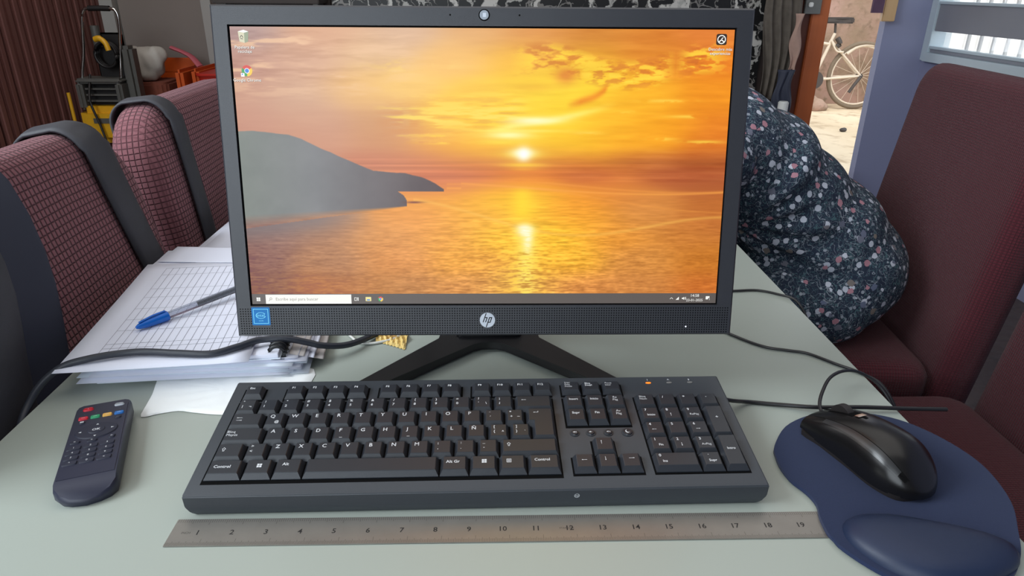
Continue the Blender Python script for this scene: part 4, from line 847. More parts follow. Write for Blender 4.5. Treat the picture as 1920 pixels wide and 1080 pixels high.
# desktop icons
x0, y0 = su(0.026, 0.033)
flat('recycle_bin_icon', [[(x0 - .0036, y0 - .0042), (x0 + .0006, y0 - .0052), (x0 + .0006, y0 + .0030), (x0 - .0046, y0 + .0040)]], SZ + 0.00005, M['s_bin'], screen)
flat('recycle_bin_icon', [[(x0 + .0006, y0 - .0052), (x0 + .0036, y0 - .0042), (x0 + .0044, y0 + .0040), (x0 + .0006, y0 + .0030)]], SZ + 0.00005, M['s_bin2'], screen)
flat('recycle_bin_icon', [[(x0 - .0046, y0 + .0040), (x0 + .0006, y0 + .0030), (x0 + .0044, y0 + .0040), (x0 + .0002, y0 + .0054)]], SZ + 0.00007, M['s_white'], screen)
flat('recycle_bin_icon', [stroke((x0 - .003, y0 - .001), (x0 - .0018, y0 + .001), .0005), stroke((x0 - .0016, y0 + .001), (x0 - .0004, y0 - .001), .0005), stroke((x0 - .0028, y0 - .0016), (x0 - .0006, y0 - .0020), .0005)], SZ + 0.00009, M['s_dark'], screen)
def shadow_text(s, u, v, size, **k): x, y_ = su(u, v); text('icon_shadow', s, size, (x + .00022, y_ - .00024, SZ + 0.00004), M['s_dark'], screen, **k); text('icon_text', s, size, (x, y_, SZ + 0.00008), M['s_white'], screen, **k)
shadow_text('Papelera de', 0.0265, 0.069, 0.0036); shadow_text('reciclaje', 0.0265, 0.083, 0.0036)
x0, y0 = su(0.0265, 0.148); browser_icon(x0 + .0004, y0, 0.0046, SZ + 0.00005)
flat('shortcut_arrow', [rrect(x0 - .0034, y0 - .0034, .0030, .0030, .0002)], SZ + 0.00014, M['s_white'], screen); flat('shortcut_arrow', [[(x0 - .0042, y0 - .0040), (x0 - .0026, y0 - .0024), (x0 - .0042, y0 - .0024)]], SZ + 0.00017, M['s_blue'], screen)
shadow_text('Google Chrome', 0.0265, 0.180, 0.0036)
x0, y0 = su(0.9745, 0.033); flat('desktop_icon', [rrect(x0, y0, 0.0092, 0.0092, 0.0016)], SZ + 0.00005, M['s_dark'], screen); flat('desktop_icon', [ell(x0, y0, .0037, .0037, 24)], SZ + 0.00008, M['s_white'], screen); flat('desktop_icon', [ell(x0, y0, .0029, .0029, 24)], SZ + 0.0001, M['s_dark'], screen)
flat('desktop_icon', [stroke((x0 - .0022, y0 - .0020), (x0, y0 - .0002), .0009), stroke((x0 + .0022, y0 - .0020), (x0, y0 - .0002), .0009), stroke((x0 - .0002, y0 + .0004), (x0 + .0014, y0 + .0016), .0007)], SZ + 0.00013, M['s_white'], screen)
shadow_text('Descubre más', 0.9735, 0.0665, 0.0036); shadow_text('experiencias', 0.9735, 0.0805, 0.0036)

# stand: flat V-shaped foot and neck
sg = empty('computer_stand', (0, 0.70, 0), 'black V-shaped metal foot under the computer', 'stand')
V_ = [(-0.157, -0.123), (-0.128, -0.090), (-0.056, -0.003), (-0.052, 0.050), (0.052, 0.050), (0.056, -0.003), (0.128, -0.090), (0.157, -0.123), (0.128, -0.123), (0.098, -0.090), (0.018, -0.017), (0.008, -0.0125), (-0.008, -0.0125), (-0.018, -0.017), (-0.098, -0.090), (-0.128, -0.123)]
prism('foot', V_, 0.003, 0.0125, M['stand'], sg, bev=0.0008)
for sx, sy in ((-0.138, -0.115), (0.138, -0.115), (-0.03, 0.035), (0.03, 0.035)): prism('rubber_pad', ell(sx, sy, 0.006, 0.006, 12), 0, 0.0031, M['black'], sg)
tube('neck', [(0, 0.025, 0.010), (0, 0.020, 0.06), (0, 0.0, 0.12), (0, -0.013, 0.155)], 0.022, M['stand'], sg, 16, 4, flat=0.45)
prism('neck_collar', rrect(0, 0.018, 0.075, 0.040, 0.008), 0.0126, 0.020, M['stand'], sg, bev=0.002)

# ---------------------------------------------------------------- keyboard
kb = empty('keyboard', (-0.2238, 0.44184, 0.02261), 'black wired Spanish layout keyboard in front of the computer', 'keyboard')
KT = 0.09328
kb.rotation_euler = (Matrix.Rotation(0.00553, 3, 'Z') @ Matrix.Rotation(KT, 3, 'X')).to_euler()
mm = 0.001
bm = bmesh.new()
top = [(-10.5, -13.5), (442.5, -13.5), (443.5, 128.3), (-11.2, 128.3)]; mid = [(-11, -15.2), (443.3, -15.2), (444.5, 129.5), (-12, 129.5)]; bot = [(-5, -12.8), (436, -12.8), (440, 128), (-8, 128)]
zz = [(top, 0.0, 0.0), (mid, -1.2, -1.2), (mid, -12.0, -12.0), ([(-8.5, -14.4), (440.5, -14.4), (443, 129), (-10.5, 129)], -18.0, -17.0), (bot, -21.6, -20.0)]
L4 = [[bm.verts.new((x * mm, y * mm, (za if y < 0 else zb) * mm)) for x, y in P] for P, za, zb in zz]
bm.faces.new(L4[0]); bm.faces.new(L4[-1][::-1])
for a, b in zip(L4, L4[1:]):
    for k in range(4): bm.faces.new((a[k], b[k], b[(k + 1) % 4], a[(k + 1) % 4]))
bmesh.ops.bevel(bm, geom=[e for e in bm.edges], offset=0.0012, segments=3, affect='EDGES', clamp_overlap=True)
sharp(bmobj('case', bm, M['plastic_kb'], kb), 40)
for x in (30, 402): prism('fold_out_foot', [(x * mm - .012, 0.100), (x * mm + .012, 0.100), (x * mm + .012, 0.106), (x * mm - .012, 0.106)], -0.0322, -0.0195, M['plastic_kb'], kb)
WELL = [(-1.2, -3.6, 282.2, 97.3), (36.5, 98.4, 96 + 17.6, 116.8), (-1, 98.4, 19.5, 116.8), (121.6, 98.4, 199.8, 116.8), (206.8, 98.4, 282.2, 116.8), (290, 98.4, 348.2, 116.8), (290, 55.6, 348.2, 97.0), (290, -2.0, 348.2, 19.2), (308.6, 19.2, 329.2, 38.6), (355.6, -2.0, 433.6, 97.0)]
flat('key_well', [[(a * mm, b * mm), (c * mm, b * mm), (c * mm, d * mm), (a * mm, d * mm)] for a, b, c, d in WELL], 0.00012, M['hole'], kb)
LT = 0.055           # key tops slope slightly towards the typist
def key_mesh(poly, H=0.0052, iF=3.3, iB=1.1, iS=2.3):
    """frustum with inset, slightly sloping and dished top; poly in mm around the key's own origin (its lower left corner)"""
    n = len(poly); ins = []
    for i in range(n):
        p, a, b = Vector(poly[i]), Vector(poly[i - 1]), Vector(poly[(i + 1) % n])
        def off(e): return iS if abs(e.x) < abs(e.y) else (iF if e.x > 0 else iB)
        e1 = (p - a); e2 = (b - p); n1 = Vector((-e1.y, e1.x)).normalized() * off(e1); n2 = Vector((-e2.y, e2.x)).normalized() * off(e2)
        ins.append((p.x + n1.x + n2.x, p.y + n1.y + n2.y))
    bm = bmesh.new(); R = [[bm.verts.new((x * mm, y * mm, 0.0001)) for x, y in poly], [bm.verts.new((x * mm, y * mm, 0.0009)) for x, y in poly],
                           [bm.verts.new((x * mm, y * mm, H - 0.0004 + (y - 9) * mm * LT)) for x, y in ins]]
    ins2 = [(p[0] + (0.5 if poly[i][0] < sum(q[0] for q in poly) / n else -0.5), p[1] + (0.5 if poly[i][1] < sum(q[1] for q in poly) / n else -0.5)) for i, p in enumerate(ins)]
    R.append([bm.verts.new((x * mm, y * mm, H + (y - 9) * mm * LT)) for x, y in ins2])
    for a, b in zip(R, R[1:]):
        for k in range(n): bm.faces.new((a[k], a[(k + 1) % n], b[(k + 1) % n], b[k]))
    bm.faces.new(R[-1]); bmesh.ops.recalc_face_normals(bm, faces=bm.faces)
    me = bpy.data.meshes.new('key'); bm.to_mesh(me); bm.free(); me.materials.append(M['key']); return me, ins
_km = {}
KH = 0.0052
def key(x0, x1, y, legs=(), h=18.3, poly=None):
    w_ = x1 - x0; k = (round(w_, 2), h) if poly is None else 'poly'
    if k not in _km: _km[k] = key_mesh(poly or [(0.35, 0), (w_ - 0.35, 0), (w_ - 0.35, h), (0.35, h)])[0]
    o = bpy.data.objects.new('key', _km[k]); COL.objects.link(o); o.parent = kb; o.location = (x0 * mm, y * mm, 0.0002)
    for lg_ in legs:
        s, dx, dy, sz = lg_[:4]; z = KH + (dy - 9) * mm * LT + 0.00006
        if callable(s):
            ob = flat('legend', scale2(s()), 0, M['legend'], o); ob.location = (dx * mm, dy * mm, z); ob.rotation_euler = (LT, 0, 0)
        else:
            text('legend', s, sz * 1.08 * mm, (dx * mm, dy * mm, z), M['legend'], o, rot=(LT, 0, 0), bold=0.0 if any(c in s for c in 'MúáP') else 0.00006, align=lg_[4] if len(lg_) > 4 else 'CENTER')
    return o
A_ = lambda d, L=3.6: (lambda: arrow(0, 0, d, L))
def shift_sym(): return [[(-.5, -1.8), (.5, -1.8), (.5, .4), (-.5, .4)], [(-1.5, .4), (1.5, .4), (0, 2.2)]]
def shift_out():
    P = [(-.55, -1.9), (.55, -1.9), (.55, .3), (1.5, .3), (0, 2.1), (-1.5, .3), (-.55, .3)]
    return [stroke(P[i], P[(i + 1) % 7], .36) for i in range(7)]
def win_sym(): g = .15; s = 1.9; return [[(a, b), (c, b), (c, d), (a, d)] for a, b, c, d in ((-s, -s, -g, -g), (g, -s, s, -g), (-s, g, -g, s), (g, g, s, s))]
def menu_sym(): return frame_poly(3.8, 3.8, .45) + [stroke((-1.0, .8), (1.0, .8), .4), stroke((-1.0, 0), (1.0, 0), .4), stroke((-1.0, -.8), (1.0, -.8), .4)]
def tab_sym(): return arrow(0.2, 1.5, PI, 4.2) + [stroke((-2.1, .8), (-2.1, 2.2), .4)] + arrow(-0.2, -1.5, 0, 4.2) + [stroke((2.1, -2.2), (2.1, -.8), .4)]
def enter_sym(): return arrow(0, 0, PI, 4.4) + [stroke((2.0, 0), (2.0, 1.6), .4)]
w1 = 18.9
# bottom row
key(0, 28.7, 0, [('Control', 12.5, 10.5, 3.8)]); key(28.9, 52.1, 0, [(win_sym, 12.5, 11, 0)]); key(52.3, 75.9, 0, [('Alt', 9.5, 12, 3.8)])
key(76.2, 183.4, 0); key(183.7, 207.1, 0, [('Alt Gr', 10.5, 11.5, 3.8)]); key(207.3, 230.5, 0, [(win_sym, 12, 11.5, 0)]); key(230.7, 253.8, 0, [(menu_sym, 8.5, 11.5, 0)]); key(254.0, 281.2, 0, [('Control', 12, 12, 3.6)])
def two(a, b): return [(a, 5.8, 14.2, 3.7), (b, 5.8, 8.6, 3.7)]
# shift row
r = 19.3
key(0, 23.9, r, [(shift_out, 7.5, 11, 0)]); key(24.1, 43.0, r, two('>', '<'))
for i, c in enumerate('ZXCVBNM'): key(43.2 + w1 * i, 43.2 + w1 * i + 18.7, r, [(c, 7.2, 13.2, 5.0)])
for i, (a, b) in enumerate(((';', ','), (':', '.'), ('_', '-'))): key(175.5 + w1 * i, 175.5 + w1 * i + 18.7, r, two(a, b))
key(232.2, 281.2, r, [(shift_out, 7.5, 11.5, 0)])
# home row
r = 38.6
key(0, 34.3, r, [('Bloq\nMayús', 3.6, 11.2, 3.5, 'LEFT')])
for i, c in enumerate('ASDFGHJKLÑ'): key(34.6 + 18.75 * i, 34.6 + 18.75 * i + 18.55, r, [(c, 7.2, 13.0, 5.0)] + ([(lambda: [stroke((-1.2, 0), (1.2, 0), .4)], 8.5, 4.6, 0)] if c in 'FJ' else []))
for i, (a, b, c) in enumerate((('[', '{', '^'), (']', '}', '`'))): key(222.2 + 18.9 * i, 222.2 + 18.9 * i + 18.7, r, two(a, b) + [(c, 13.0, 8.2, 3.7)])
# letter row
r = 57.9
key(0, 29.0, r, [(tab_sym, 8.5, 10.5, 0)])
for i, c in enumerate('QWERTYUIOP'): key(29.3 + w1 * i, 29.3 + w1 * i + 18.7, r, [(c, 7.2, 13.2, 5.0)] + ([('@', 11.8, 6.6, 3.6)] if c == 'Q' else []))
key(218.3, 237.0, r, [('¨', 6.0, 13.2, 4.0), ('´', 6.4, 8.0, 4.4)]); key(237.2, 255.2, r, [('*', 5.2, 14.0, 3.8), ('+', 6.0, 8.6, 3.8), ('~', 12.2, 8.6, 3.8)])
key(255.6, 281.2, 38.6, [(enter_sym, 9.0, 31.5, 0)], poly=[(4.8, 0), (25.3, 0), (25.3, 37.6), (0.3, 37.6), (0.3, 19.3), (4.8, 19.3)])
# number row
r = 77.2
nums = [('°', '|', '¬'), ('!', '1', None), ('"', '2', None), ('#', '3', None), ('$', '4', None), ('%', '5', None), ('&', '6', None), ('/', '7', None), ('(', '8', None), (')', '9', None), ('=', '0', None), ('?', "'", '\\'), ('¡', '¿', None)]
for i, (a, b, c) in enumerate(nums): x = 0.1 + 18.95 * i; key(x, x + 18.7, r, two(a, b) + ([(c, 12.6, 8.2, 3.7)] if c else []))
key(246.5, 281.2, r, [(A_(PI, 4.4), 8.5, 12, 0)])
# function row
r = 100.4
def fk(x, s, sz=3.3): key(x, x + 18.2, r, [(s, 7.4, 11.4, sz)], h=15.6)
fk(0.3, 'Esc')
for i in range(4): fk(37.7 + 18.85 * i, 'F%d' % (i + 1)); fk(123.1 + 19.0 * i, 'F%d' % (i + 5)); fk(208.0 + 18.75 * i, 'F%d' % (i + 9))
for i, s in enumerate(('Impr\nPant\nPetSis', 'Bloq\nDespl', 'Pausa\nInter')): key(291.1 + 18.9 * i, 291.1 + 18.9 * i + 18.2, r, [(s, 3.2, 10.6, 2.6, 'LEFT')], h=15.6)
# navigation
for i, (a, b) in enumerate((('Insert', 'Supr'), ('Inicio', 'Fin'), ('Re\nPág', 'Av\nPág'))):
    x = 291.3 + 18.9 * i; key(x, x + 18.6, 77.2, [(a, 8.8, 12.0, 3.2)]); key(x, x + 18.6, 57.9, [(b, 8.8, 12.0, 3.4)])
key(291.0, 309.6, 0, [(A_(PI, 4.6), 9, 11, 0)]); key(309.9, 328.5, 0, [(A_(-PI / 2, 4.2), 7.5, 12, 0)]); key(328.8, 347.4, 0, [(A_(0, 4.6), 10, 12, 0)]); key(309.9, 328.5, 19.7, [(A_(PI / 2, 4.2), 7, 12, 0)])
# number pad
for c in range(4):
    x = 356.6 + 19.1 * c; key(x, x + 18.8, 77.2, [[('Bloq\nNúm', 3.6, 12.4, 3.0, 'LEFT')], [('/', 6, 13, 3.8)], [('*', 6.2, 12.6, 4.2)], [('-', 7.5, 13, 4.2)]][c])
for rr2, row in ((57.9, (('7', 'Inicio'), ('8', '↑'), ('9', 'RePág'))), (38.6, (('4', '←'), ('5', ''), ('6', '→'))), (19.3, (('1', 'Fin'), ('2', '↓'), ('3', 'AvPág')))):
    for c, (a, b) in enumerate(row):
        x = 356.6 + 19.1 * c; lg2 = [(a, 5.6, 14.2, 3.7)]
        if b in ('↑', '←', '→', '↓'): lg2.append((A_({'↑': PI / 2, '←': PI, '→': 0, '↓': -PI / 2}[b], 3.8), 8, 8.2, 0))
        elif b: lg2.append((b, 9.6, 8.0, 3.0))
        key(x, x + 18.8, rr2, lg2)
key(356.6, 394.4, 0, [('0', 5.6, 14.2, 3.7), ('Ins', 8.6, 8.0, 3.2)]); key(394.8, 413.4, 0, [('.', 7, 15.5, 4.2), ('Supr', 9.4, 8.0, 3.2)])
key(413.9, 432.7, 38.6, [('+', 9, 22, 4.4)], h=37.6); key(413.9, 432.7, 0, [('Intro', 9.2, 21, 3.2)], h=37.6)
# round media buttons and lights
for x, r_, s in ((296.9, 4.2, 0), (310.8, 4.2, 1), (325.9, 4.2, 2), (342.4, 5.2, 3)):
    rb_ = prism('round_button_ring', ell(0, 0, r_ * mm, r_ * mm, 28), 0.0001, 0.0007, M['plastic_kb'], kb, bev=0.0003, loc=(x * mm, 0.0488, 0))
    prism('button_cap', ell(0, 0, (r_ - 1.0) * mm, (r_ - 1.0) * mm, 28), 0.0007, 0.0018, M['key'], rb_, inset=ell(0, 0, (r_ - 1.5) * mm, (r_ - 1.5) * mm, 28))
    sym = [[(-1.6, -.4), (-.9, -.4), (0, -1.1), (0, 1.1), (-.9, .4), (-1.6, .4)]]
    if s == 0: sym += [stroke((.6, -.6), (.6, .6), .3), stroke((1.2, -1), (1.2, 1), .3)]
    if s == 1: sym += [stroke((.6, -.5), (.6, .5), .3)]
    if s == 2: sym += [stroke((.6, -.6), (1.6, .6), .3), stroke((.6, .6), (1.6, -.6), .3)]
    if s == 3: a = [(2.0 * math.cos(t), 2.0 * math.sin(t)) for t in [2.0 + 3.6 * i / 12 for i in range(13)]]; b = [(0.75 + 1.75 * math.cos(t), .55 + 1.75 * math.sin(t)) for t in [5.5 - 3.4 * i / 12 for i in range(13)]]; sym = [[a[i], a[i + 1], b[11 - i], b[12 - i]] for i in range(12)]
    flat('legend', scale2(sym), 0.00186, M['legend'], rb_)
for i, (x, s) in enumerate(((375.2, '1'), (395.2, 'A'), (415.0, '↓'))):
    prism('indicator_light', ell(0, 0, 0.0026, 0.0011, 16), 0.0001, 0.0005, M['orangeled'] if i == 0 else M['ledoff'], kb, loc=(x * mm, 0.1186, 0))
    if s == '↓': flat('legend', scale2([[(-.9, -.4), (.9, -.4), (0, -1.6)], [(-.3, -.4), (.3, -.4), (.3, 1.2), (-.3, 1.2)]]), 0.00012, M['legend'], kb, loc=(x * mm, 0.1235, 0))
    else: text('legend', s, 0.0034, (x * mm, 0.1235, 0.00012), M['legend'], kb)
mk_ = [stroke((1.9 * math.cos(t), 1.9 * math.sin(t)), (1.9 * math.cos(t + .26), 1.9 * math.sin(t + .26)), .35) for t in [2 * PI * i / 24 for i in range(24)]]
em = flat('front_mark', scale2(mk_), 0, M['legend'], kb); em.location = (0.2915, -0.01535, -0.0072); em.rotation_euler = (PI / 2, 0, 0)
text('mark_text', 'hp', 0.0030, (0, 0, 0.00001), M['legend'], em, shear=0.2)

# ---------------------------------------------------------------- steel ruler
ru = empty('ruler', (-0.23964, 0.39663, 0.0002), 'long worn steel ruler marked in inches along the front of the keyboard', 'ruler', rot=(0, 0, -0.00688))
RL, RW = 0.520, 0.0279
prism('blade', [(0, 0), (RL, 0), (RL, RW), (0, RW)], 0, 0.0010, M['steel'], ru, bev=0.0002)
tk = []
for i in range(1, 20 * 16 + 1):
    x = i * 0.0254 / 16
    if x > RL - 0.004: break
    h_ = 0.0062 if i % 16 == 0 else (0.0050 if i % 8 == 0 else 0.0038); tk.append([(x - .00011, RW - h_), (x + .00011, RW - h_), (x + .00011, RW - .0003), (x - .00011, RW - .0003)])
for i in range(1, 20 * 25 + 1):
    x = i * 0.0254 / 25
    if x > RL - 0.004: break
    h_ = 0.0068 if i % 25 == 0 else (0.0046 if i % 5 == 0 else 0.0034); tk.append([(x - .0001, .0003), (x + .0001, .0003), (x + .0001, h_), (x - .0001, h_)])
g_ = flat('graduations', tk, 0.00104, M['inkfaint'], ru); g_['kind'] = 'stuff'
for i in range(1, 21):
    if i * 0.0254 < RL - 0.01: text('numeral', str(i), 0.0068, (i * 0.0254 - 0.0052, 0.0132, 0.00106), M['ink'], ru, bold=0.00010)
text('ruler_text', 'STAINLESS', 0.0024, (0.2975, 0.0132, 0.00106), M['inkfaint'], ru); text('ruler_text', 'INCH', 0.0028, (0.0115, 0.0132, 0.00106), M['inkfaint'], ru)

# ---------------------------------------------------------------- mouse pad with gel wrist rest
def closed_smooth(pts, k=4):
    n = len(pts); out = []
    for i in range(n):
        a, b, c, d = [Vector(pts[(i + j) % n]) for j in (-1, 0, 1, 2)]
        for q in range(k):
            t = q / k; out.append(0.5 * ((2 * b) + (c - a) * t + (2 * a - 5 * b + 4 * c - d) * t * t + (3 * b - 3 * c + d - a) * t ** 3))
    return [(p.x, p.y) for p in out]
PAD = [(0.254, 0.502), (0.275, 0.530), (0.303, 0.547), (0.331, 0.553), (0.362, 0.550), (0.387, 0.539), (0.405, 0.519), (0.417, 0.495), (0.4225, 0.471), (0.4205, 0.445), (0.413, 0.419), (0.399, 0.394), (0.384, 0.370), (0.364, 0.350), (0.335, 0.338), (0.303, 0.338), (0.280, 0.350), (0.264, 0.368), (0.254, 0.388), (0.2545, 0.410), (0.2585, 0.426), (0.2565, 0.440), (0.250, 0.455), (0.2478, 0.472), (0.2495, 0.488)]
PC = (0.335, 0.45)
pd_ = empty('mouse_pad', (PC[0], PC[1], 0.0013), 'navy blue mouse pad with raised gel wrist rest, overhanging the right table edge', 'mouse pad')
po = closed_smooth([(x - PC[0], y - PC[1]) for x, y in PAD])
prism('pad_surface', po, 0, 0.0034, M['pad'], pd_, bev=0.0008)
GEL = [(0.271, 0.405), (0.296, 0.4085), (0.333, 0.3985), (0.366, 0.386), (0.381, 0.374), (0.376, 0.360), (0.357, 0.3485), (0.332, 0.342), (0.305, 0.342), (0.285, 0.352), (0.271, 0.368), (0.264, 0.388)]
go_ = closed_smooth([(x - PC[0], y - PC[1]) for x, y in GEL]); gc = (0.322 - PC[0], 0.374 - PC[1]); bm = bmesh.new(); prev = None
for s, z in ((1.0, 0.0034), (0.985, 0.0062), (0.93, 0.0100), (0.82, 0.0132), (0.62, 0.0156), (0.38, 0.0168), (0.15, 0.0172)):
    cur = [bm.verts.new((gc[0] + (x - gc[0]) * s, gc[1] + (y - gc[1]) * s, z)) for x, y in go_]
    if prev:
        for k in range(len(cur)): bm.faces.new((prev[k], prev[(k + 1) % len(cur)], cur[(k + 1) % len(cur)], cur[k]))
    prev = cur
bm.faces.new(prev); bmobj('wrist_rest', bm, M['gel'], pd_, True)
# mouse
ms = empty('computer_mouse', (0.3285, 0.479, 0.0049), 'black wired computer mouse resting on the navy pad', 'mouse', rot=(0, 0, 0.33))
def hw(v): return 0.0292 * (1 - max(0, (v - 0.0) / 0.057) ** 2.6 * 0.12) * (1 - max(0, (-v - 0.015) / 0.0415) ** 2.6) ** 0.5 * (1 - 0.07 * math.exp(-((v - 0.012) / 0.02) ** 2))
def ht(v): return (0.0375 - 0.0000 + (-0.0215 * ((v + 0.012) / 0.069) ** 2 if v > -0.012 else -0.030 * ((-v - 0.012) / 0.045) ** 2.4))
def mp(v, a, off=0.0):
    """point on the shell; a from -90 (left) to 90 (right) degrees"""
    s, c = math.sin(math.radians(a)), math.cos(math.radians(a)); w_, h_ = hw(v), ht(v)
    return Vector(((w_ + off) * math.copysign(abs(s) ** 0.80, s), v, 0.003 + (h_ - 0.003 + off) * abs(c) ** 0.62))
def mshell(name, v0, v1, a0, a1, m, nv=40, na=28, off=0.0, cap=False, smooth=True):
    bm = bmesh.new(); g = [[bm.verts.new(mp(v0 + (v1 - v0) * i / nv, a0 + (a1 - a0) * j / na, off)) for j in range(na + 1)] for i in range(nv + 1)]
    for i in range(nv):
        for j in range(na): bm.faces.new((g[i][j], g[i][j + 1], g[i + 1][j + 1], g[i + 1][j]))
    if cap:
        for r_ in (g[0], g[-1]): bm.faces.new(r_)
        bm.faces.new([g[i][0] for i in range(nv + 1)] + [g[i][-1] for i in range(nv, -1, -1)])
    return sharp(bmobj(name, bm, M[m] if isinstance(m, str) else m, ms, smooth), 60)
mshell('shell', -0.0562, 0.0570, -90, 90, 'mouse_top', 60, 48, cap=True)
prism('base', closed_smooth([(hw(v) * 0.97, v) for v in (-0.05, -0.03, 0.0, 0.03, 0.055)] + [(-hw(v) * 0.97, v) for v in (0.055, 0.03, 0.0, -0.03, -0.05)]), 0, 0.004, M['black'], ms)
mshell('side_grip', -0.046, 0.052, -89, -58, 'mouse_top', 40, 8, 0.0005)
mshell('side_trim', -0.042, 0.036, -53, -40, mat('trim_satin', (36, 36, 38), 0.30), 40, 5, 0.0006)
mshell('trim_tip', -0.0475, -0.0425, -54, -41, 'gloss', 6, 5, 0.0009)
for a in (-39, 39): mshell('seam', -0.048, 0.050, a - 0.45, a + 0.45, 'hole', 40, 1, 0.0003)
mshell('button_gap', 0.012, 0.0565, -1.6, 1.6, 'hole', 16, 2, 0.0003)
bm = bmesh.new(); add_tube(bm, [(-0.0035, 0.036, 0.0215), (0.0035, 0.036, 0.0215)], 0.0115, 28); whl = sharp(bmobj('scroll_wheel', bm, M['black'], ms))
mshell('wheel_slot', 0.022, 0.048, -9, 9, 'hole', 8, 4, 0.0002); mshell('wheel_trim', 0.0165, 0.0215, -6, 6, 'chrome', 4, 3, 0.0008)
# ---------------------------------------------------------------- remote control
rm = empty('remote_control', (-0.345, 0.447, 0), 'small dark media remote with coloured buttons lying on the left of the table', 'remote control', rot=(0, 0, 0.340))
def rp(pts): return [(x * mm, y * mm) for x, y in pts]
RT = 0.0165
bm = bmesh.new()
outl = [(1, 3), (1.5, -3), (6, -9), (13, -12.5), (24, -14.5), (35, -12.5), (42, -9), (46.5, -3), (47, 3), (47, 30), (47, 112), (45.5, 117), (42, 119), (6, 119), (2.5, 117), (1, 112), (1, 30)]
def lift(x, y, t): return RT * 1000 if y > 2 else RT * 1000 - (2 - y) * 0.55
lv = [[bm.verts.new(((24 + (x - 24) * .93) * mm, (50 + (y - 50) * .97) * mm, 0.0)) for x, y in outl], [bm.verts.new((x * mm, y * mm, 0.0045)) for x, y in outl],
      [bm.verts.new((x * mm, y * mm, (lift(x, y, 1) - 2.2) * mm)) for x, y in outl], [bm.verts.new(((24 + (x - 24) * .955) * mm, (50 + (y - 50) * .982) * mm, lift(x, y, 1) * mm)) for x, y in outl]]
for a, b in zip(lv, lv[1:]):
    for k in range(len(a)): bm.faces.new((a[k], a[(k + 1) % len(a)], b[(k + 1) % len(a)], b[k]))
bm.faces.new(lv[0][::-1]); bm.faces.new([lv[3][0]] + lv[3][8:]); bm.faces.new(lv[3][:9])
sharp(bmobj('case', bm, M['remote'], rm), 35)
prism('face_plate', rp([(3.2, 4.5), (44.6, 4.5), (44.6, 110), (42, 115.5), (6, 115.5), (3.2, 110)]), RT, RT + 0.0004, M['remote'], rm)
RZ = RT + 0.0004
def rbtn(x, y, w_, h_, m, r_=1.2, z=0.0012): return prism('button', rp(rrect(0, 0, w_, h_, r_)), 0, z, M[m], rm, inset=rp(rrect(0, 0, w_ - .8, h_ - .8, r_)), loc=(x * mm, y * mm, RZ))
def rtext(b, s, sz, z=0.00125, dx=0, dy=0): return text('button_mark', s, sz * mm, (dx * mm, dy * mm, z), M['legend'], b)
bb = rbtn(12, 108.5, 9, 5, 'red', 2.4); rtext(bb, 'I', 2.6); bb = rbtn(37.5, 108.5, 8.5, 4, 'palebtn', 2.0)
for x, m in ((10, 'red'), (19.6, 'green'), (29.2, 'yellow'), (38.8, 'blue')): bb = rbtn(x, 93.5, 8, 4.6, m, 1.4); flat('button_mark', scale2([[(-1.5, -.2), (1.5, -.2), (1.5, .2), (-1.5, .2)]]), 0.00125, M['legend'], bb)
for x, y in ((10, 101), (19.6, 101), (29.2, 101), (38.8, 101)): text('face_mark', '-', 3.0 * mm, (x * mm, y * mm, RZ + .00006), M['ledoff'], rm)
bb = rbtn(10, 86.5, 5, 3, 'button', 1.0); flat('button_mark', scale2([[(-1.5, -.9), (1.5, -.9), (1.5, .9), (-1.5, .9)]]), 0.00125, M['legend'], bb)
bb = rbtn(38.5, 86.5, 6, 4, 'button', 1.6); rtext(bb, '⋯' if False else '...', 3.0)
dp = prism('direction_pad', rp(ell(0, 0, 17, 12, 40)), 0, 0.0010, M['button'], rm, inset=rp(ell(0, 0, 16.2, 11.4, 40)), loc=(23.5 * mm, 69.5 * mm, RZ))
ok_ = prism('ok_button', rp(ell(0, 0, 7, 5.5, 28)), 0.001, 0.0016, M['button'], dp, inset=rp(ell(0, 0, 6.4, 5, 28))); 
text('ok_mark', 'OK', 4.4 * mm, (23.5 * mm, 69.5 * mm, RZ + .00165), M['legend'], rm, bold=0.0001)
for dx, dy, d in ((0, 9, PI / 2), (0, -9, -PI / 2), (-12.5, 0, PI), (12.5, 0, 0)):
    flat('arrow_mark', scale2([[(1.5 * math.cos(d + t), 1.2 * math.sin(d + t)) for t in (0, 2.2, -2.2)]]), 0.00106, M['legend'], dp, loc=(dx * mm, dy * mm, 0))
for x, y, s in ((9, 55.5, '='), (22, 54.5, '+'), (37, 56, 'o')): bb = rbtn(x, y, 8.5 if s != 'o' else 5.5, 3.8 if s != 'o' else 5.5, 'button', 1.6); rtext(bb, s, 3.2)
for j, row in enumerate((('1', '2', '3'), ('4', '5', '6'), ('7', '8', '9'), ('*', '0', '<'))):
    for i, s in enumerate(row): bb = rbtn(9.5 + 12.6 * i, 46.8 - 7.2 * j, 11.2, 5.4, 'button', 1.2, 0.0011); rtext(bb, s, 3.0, 0.00115)

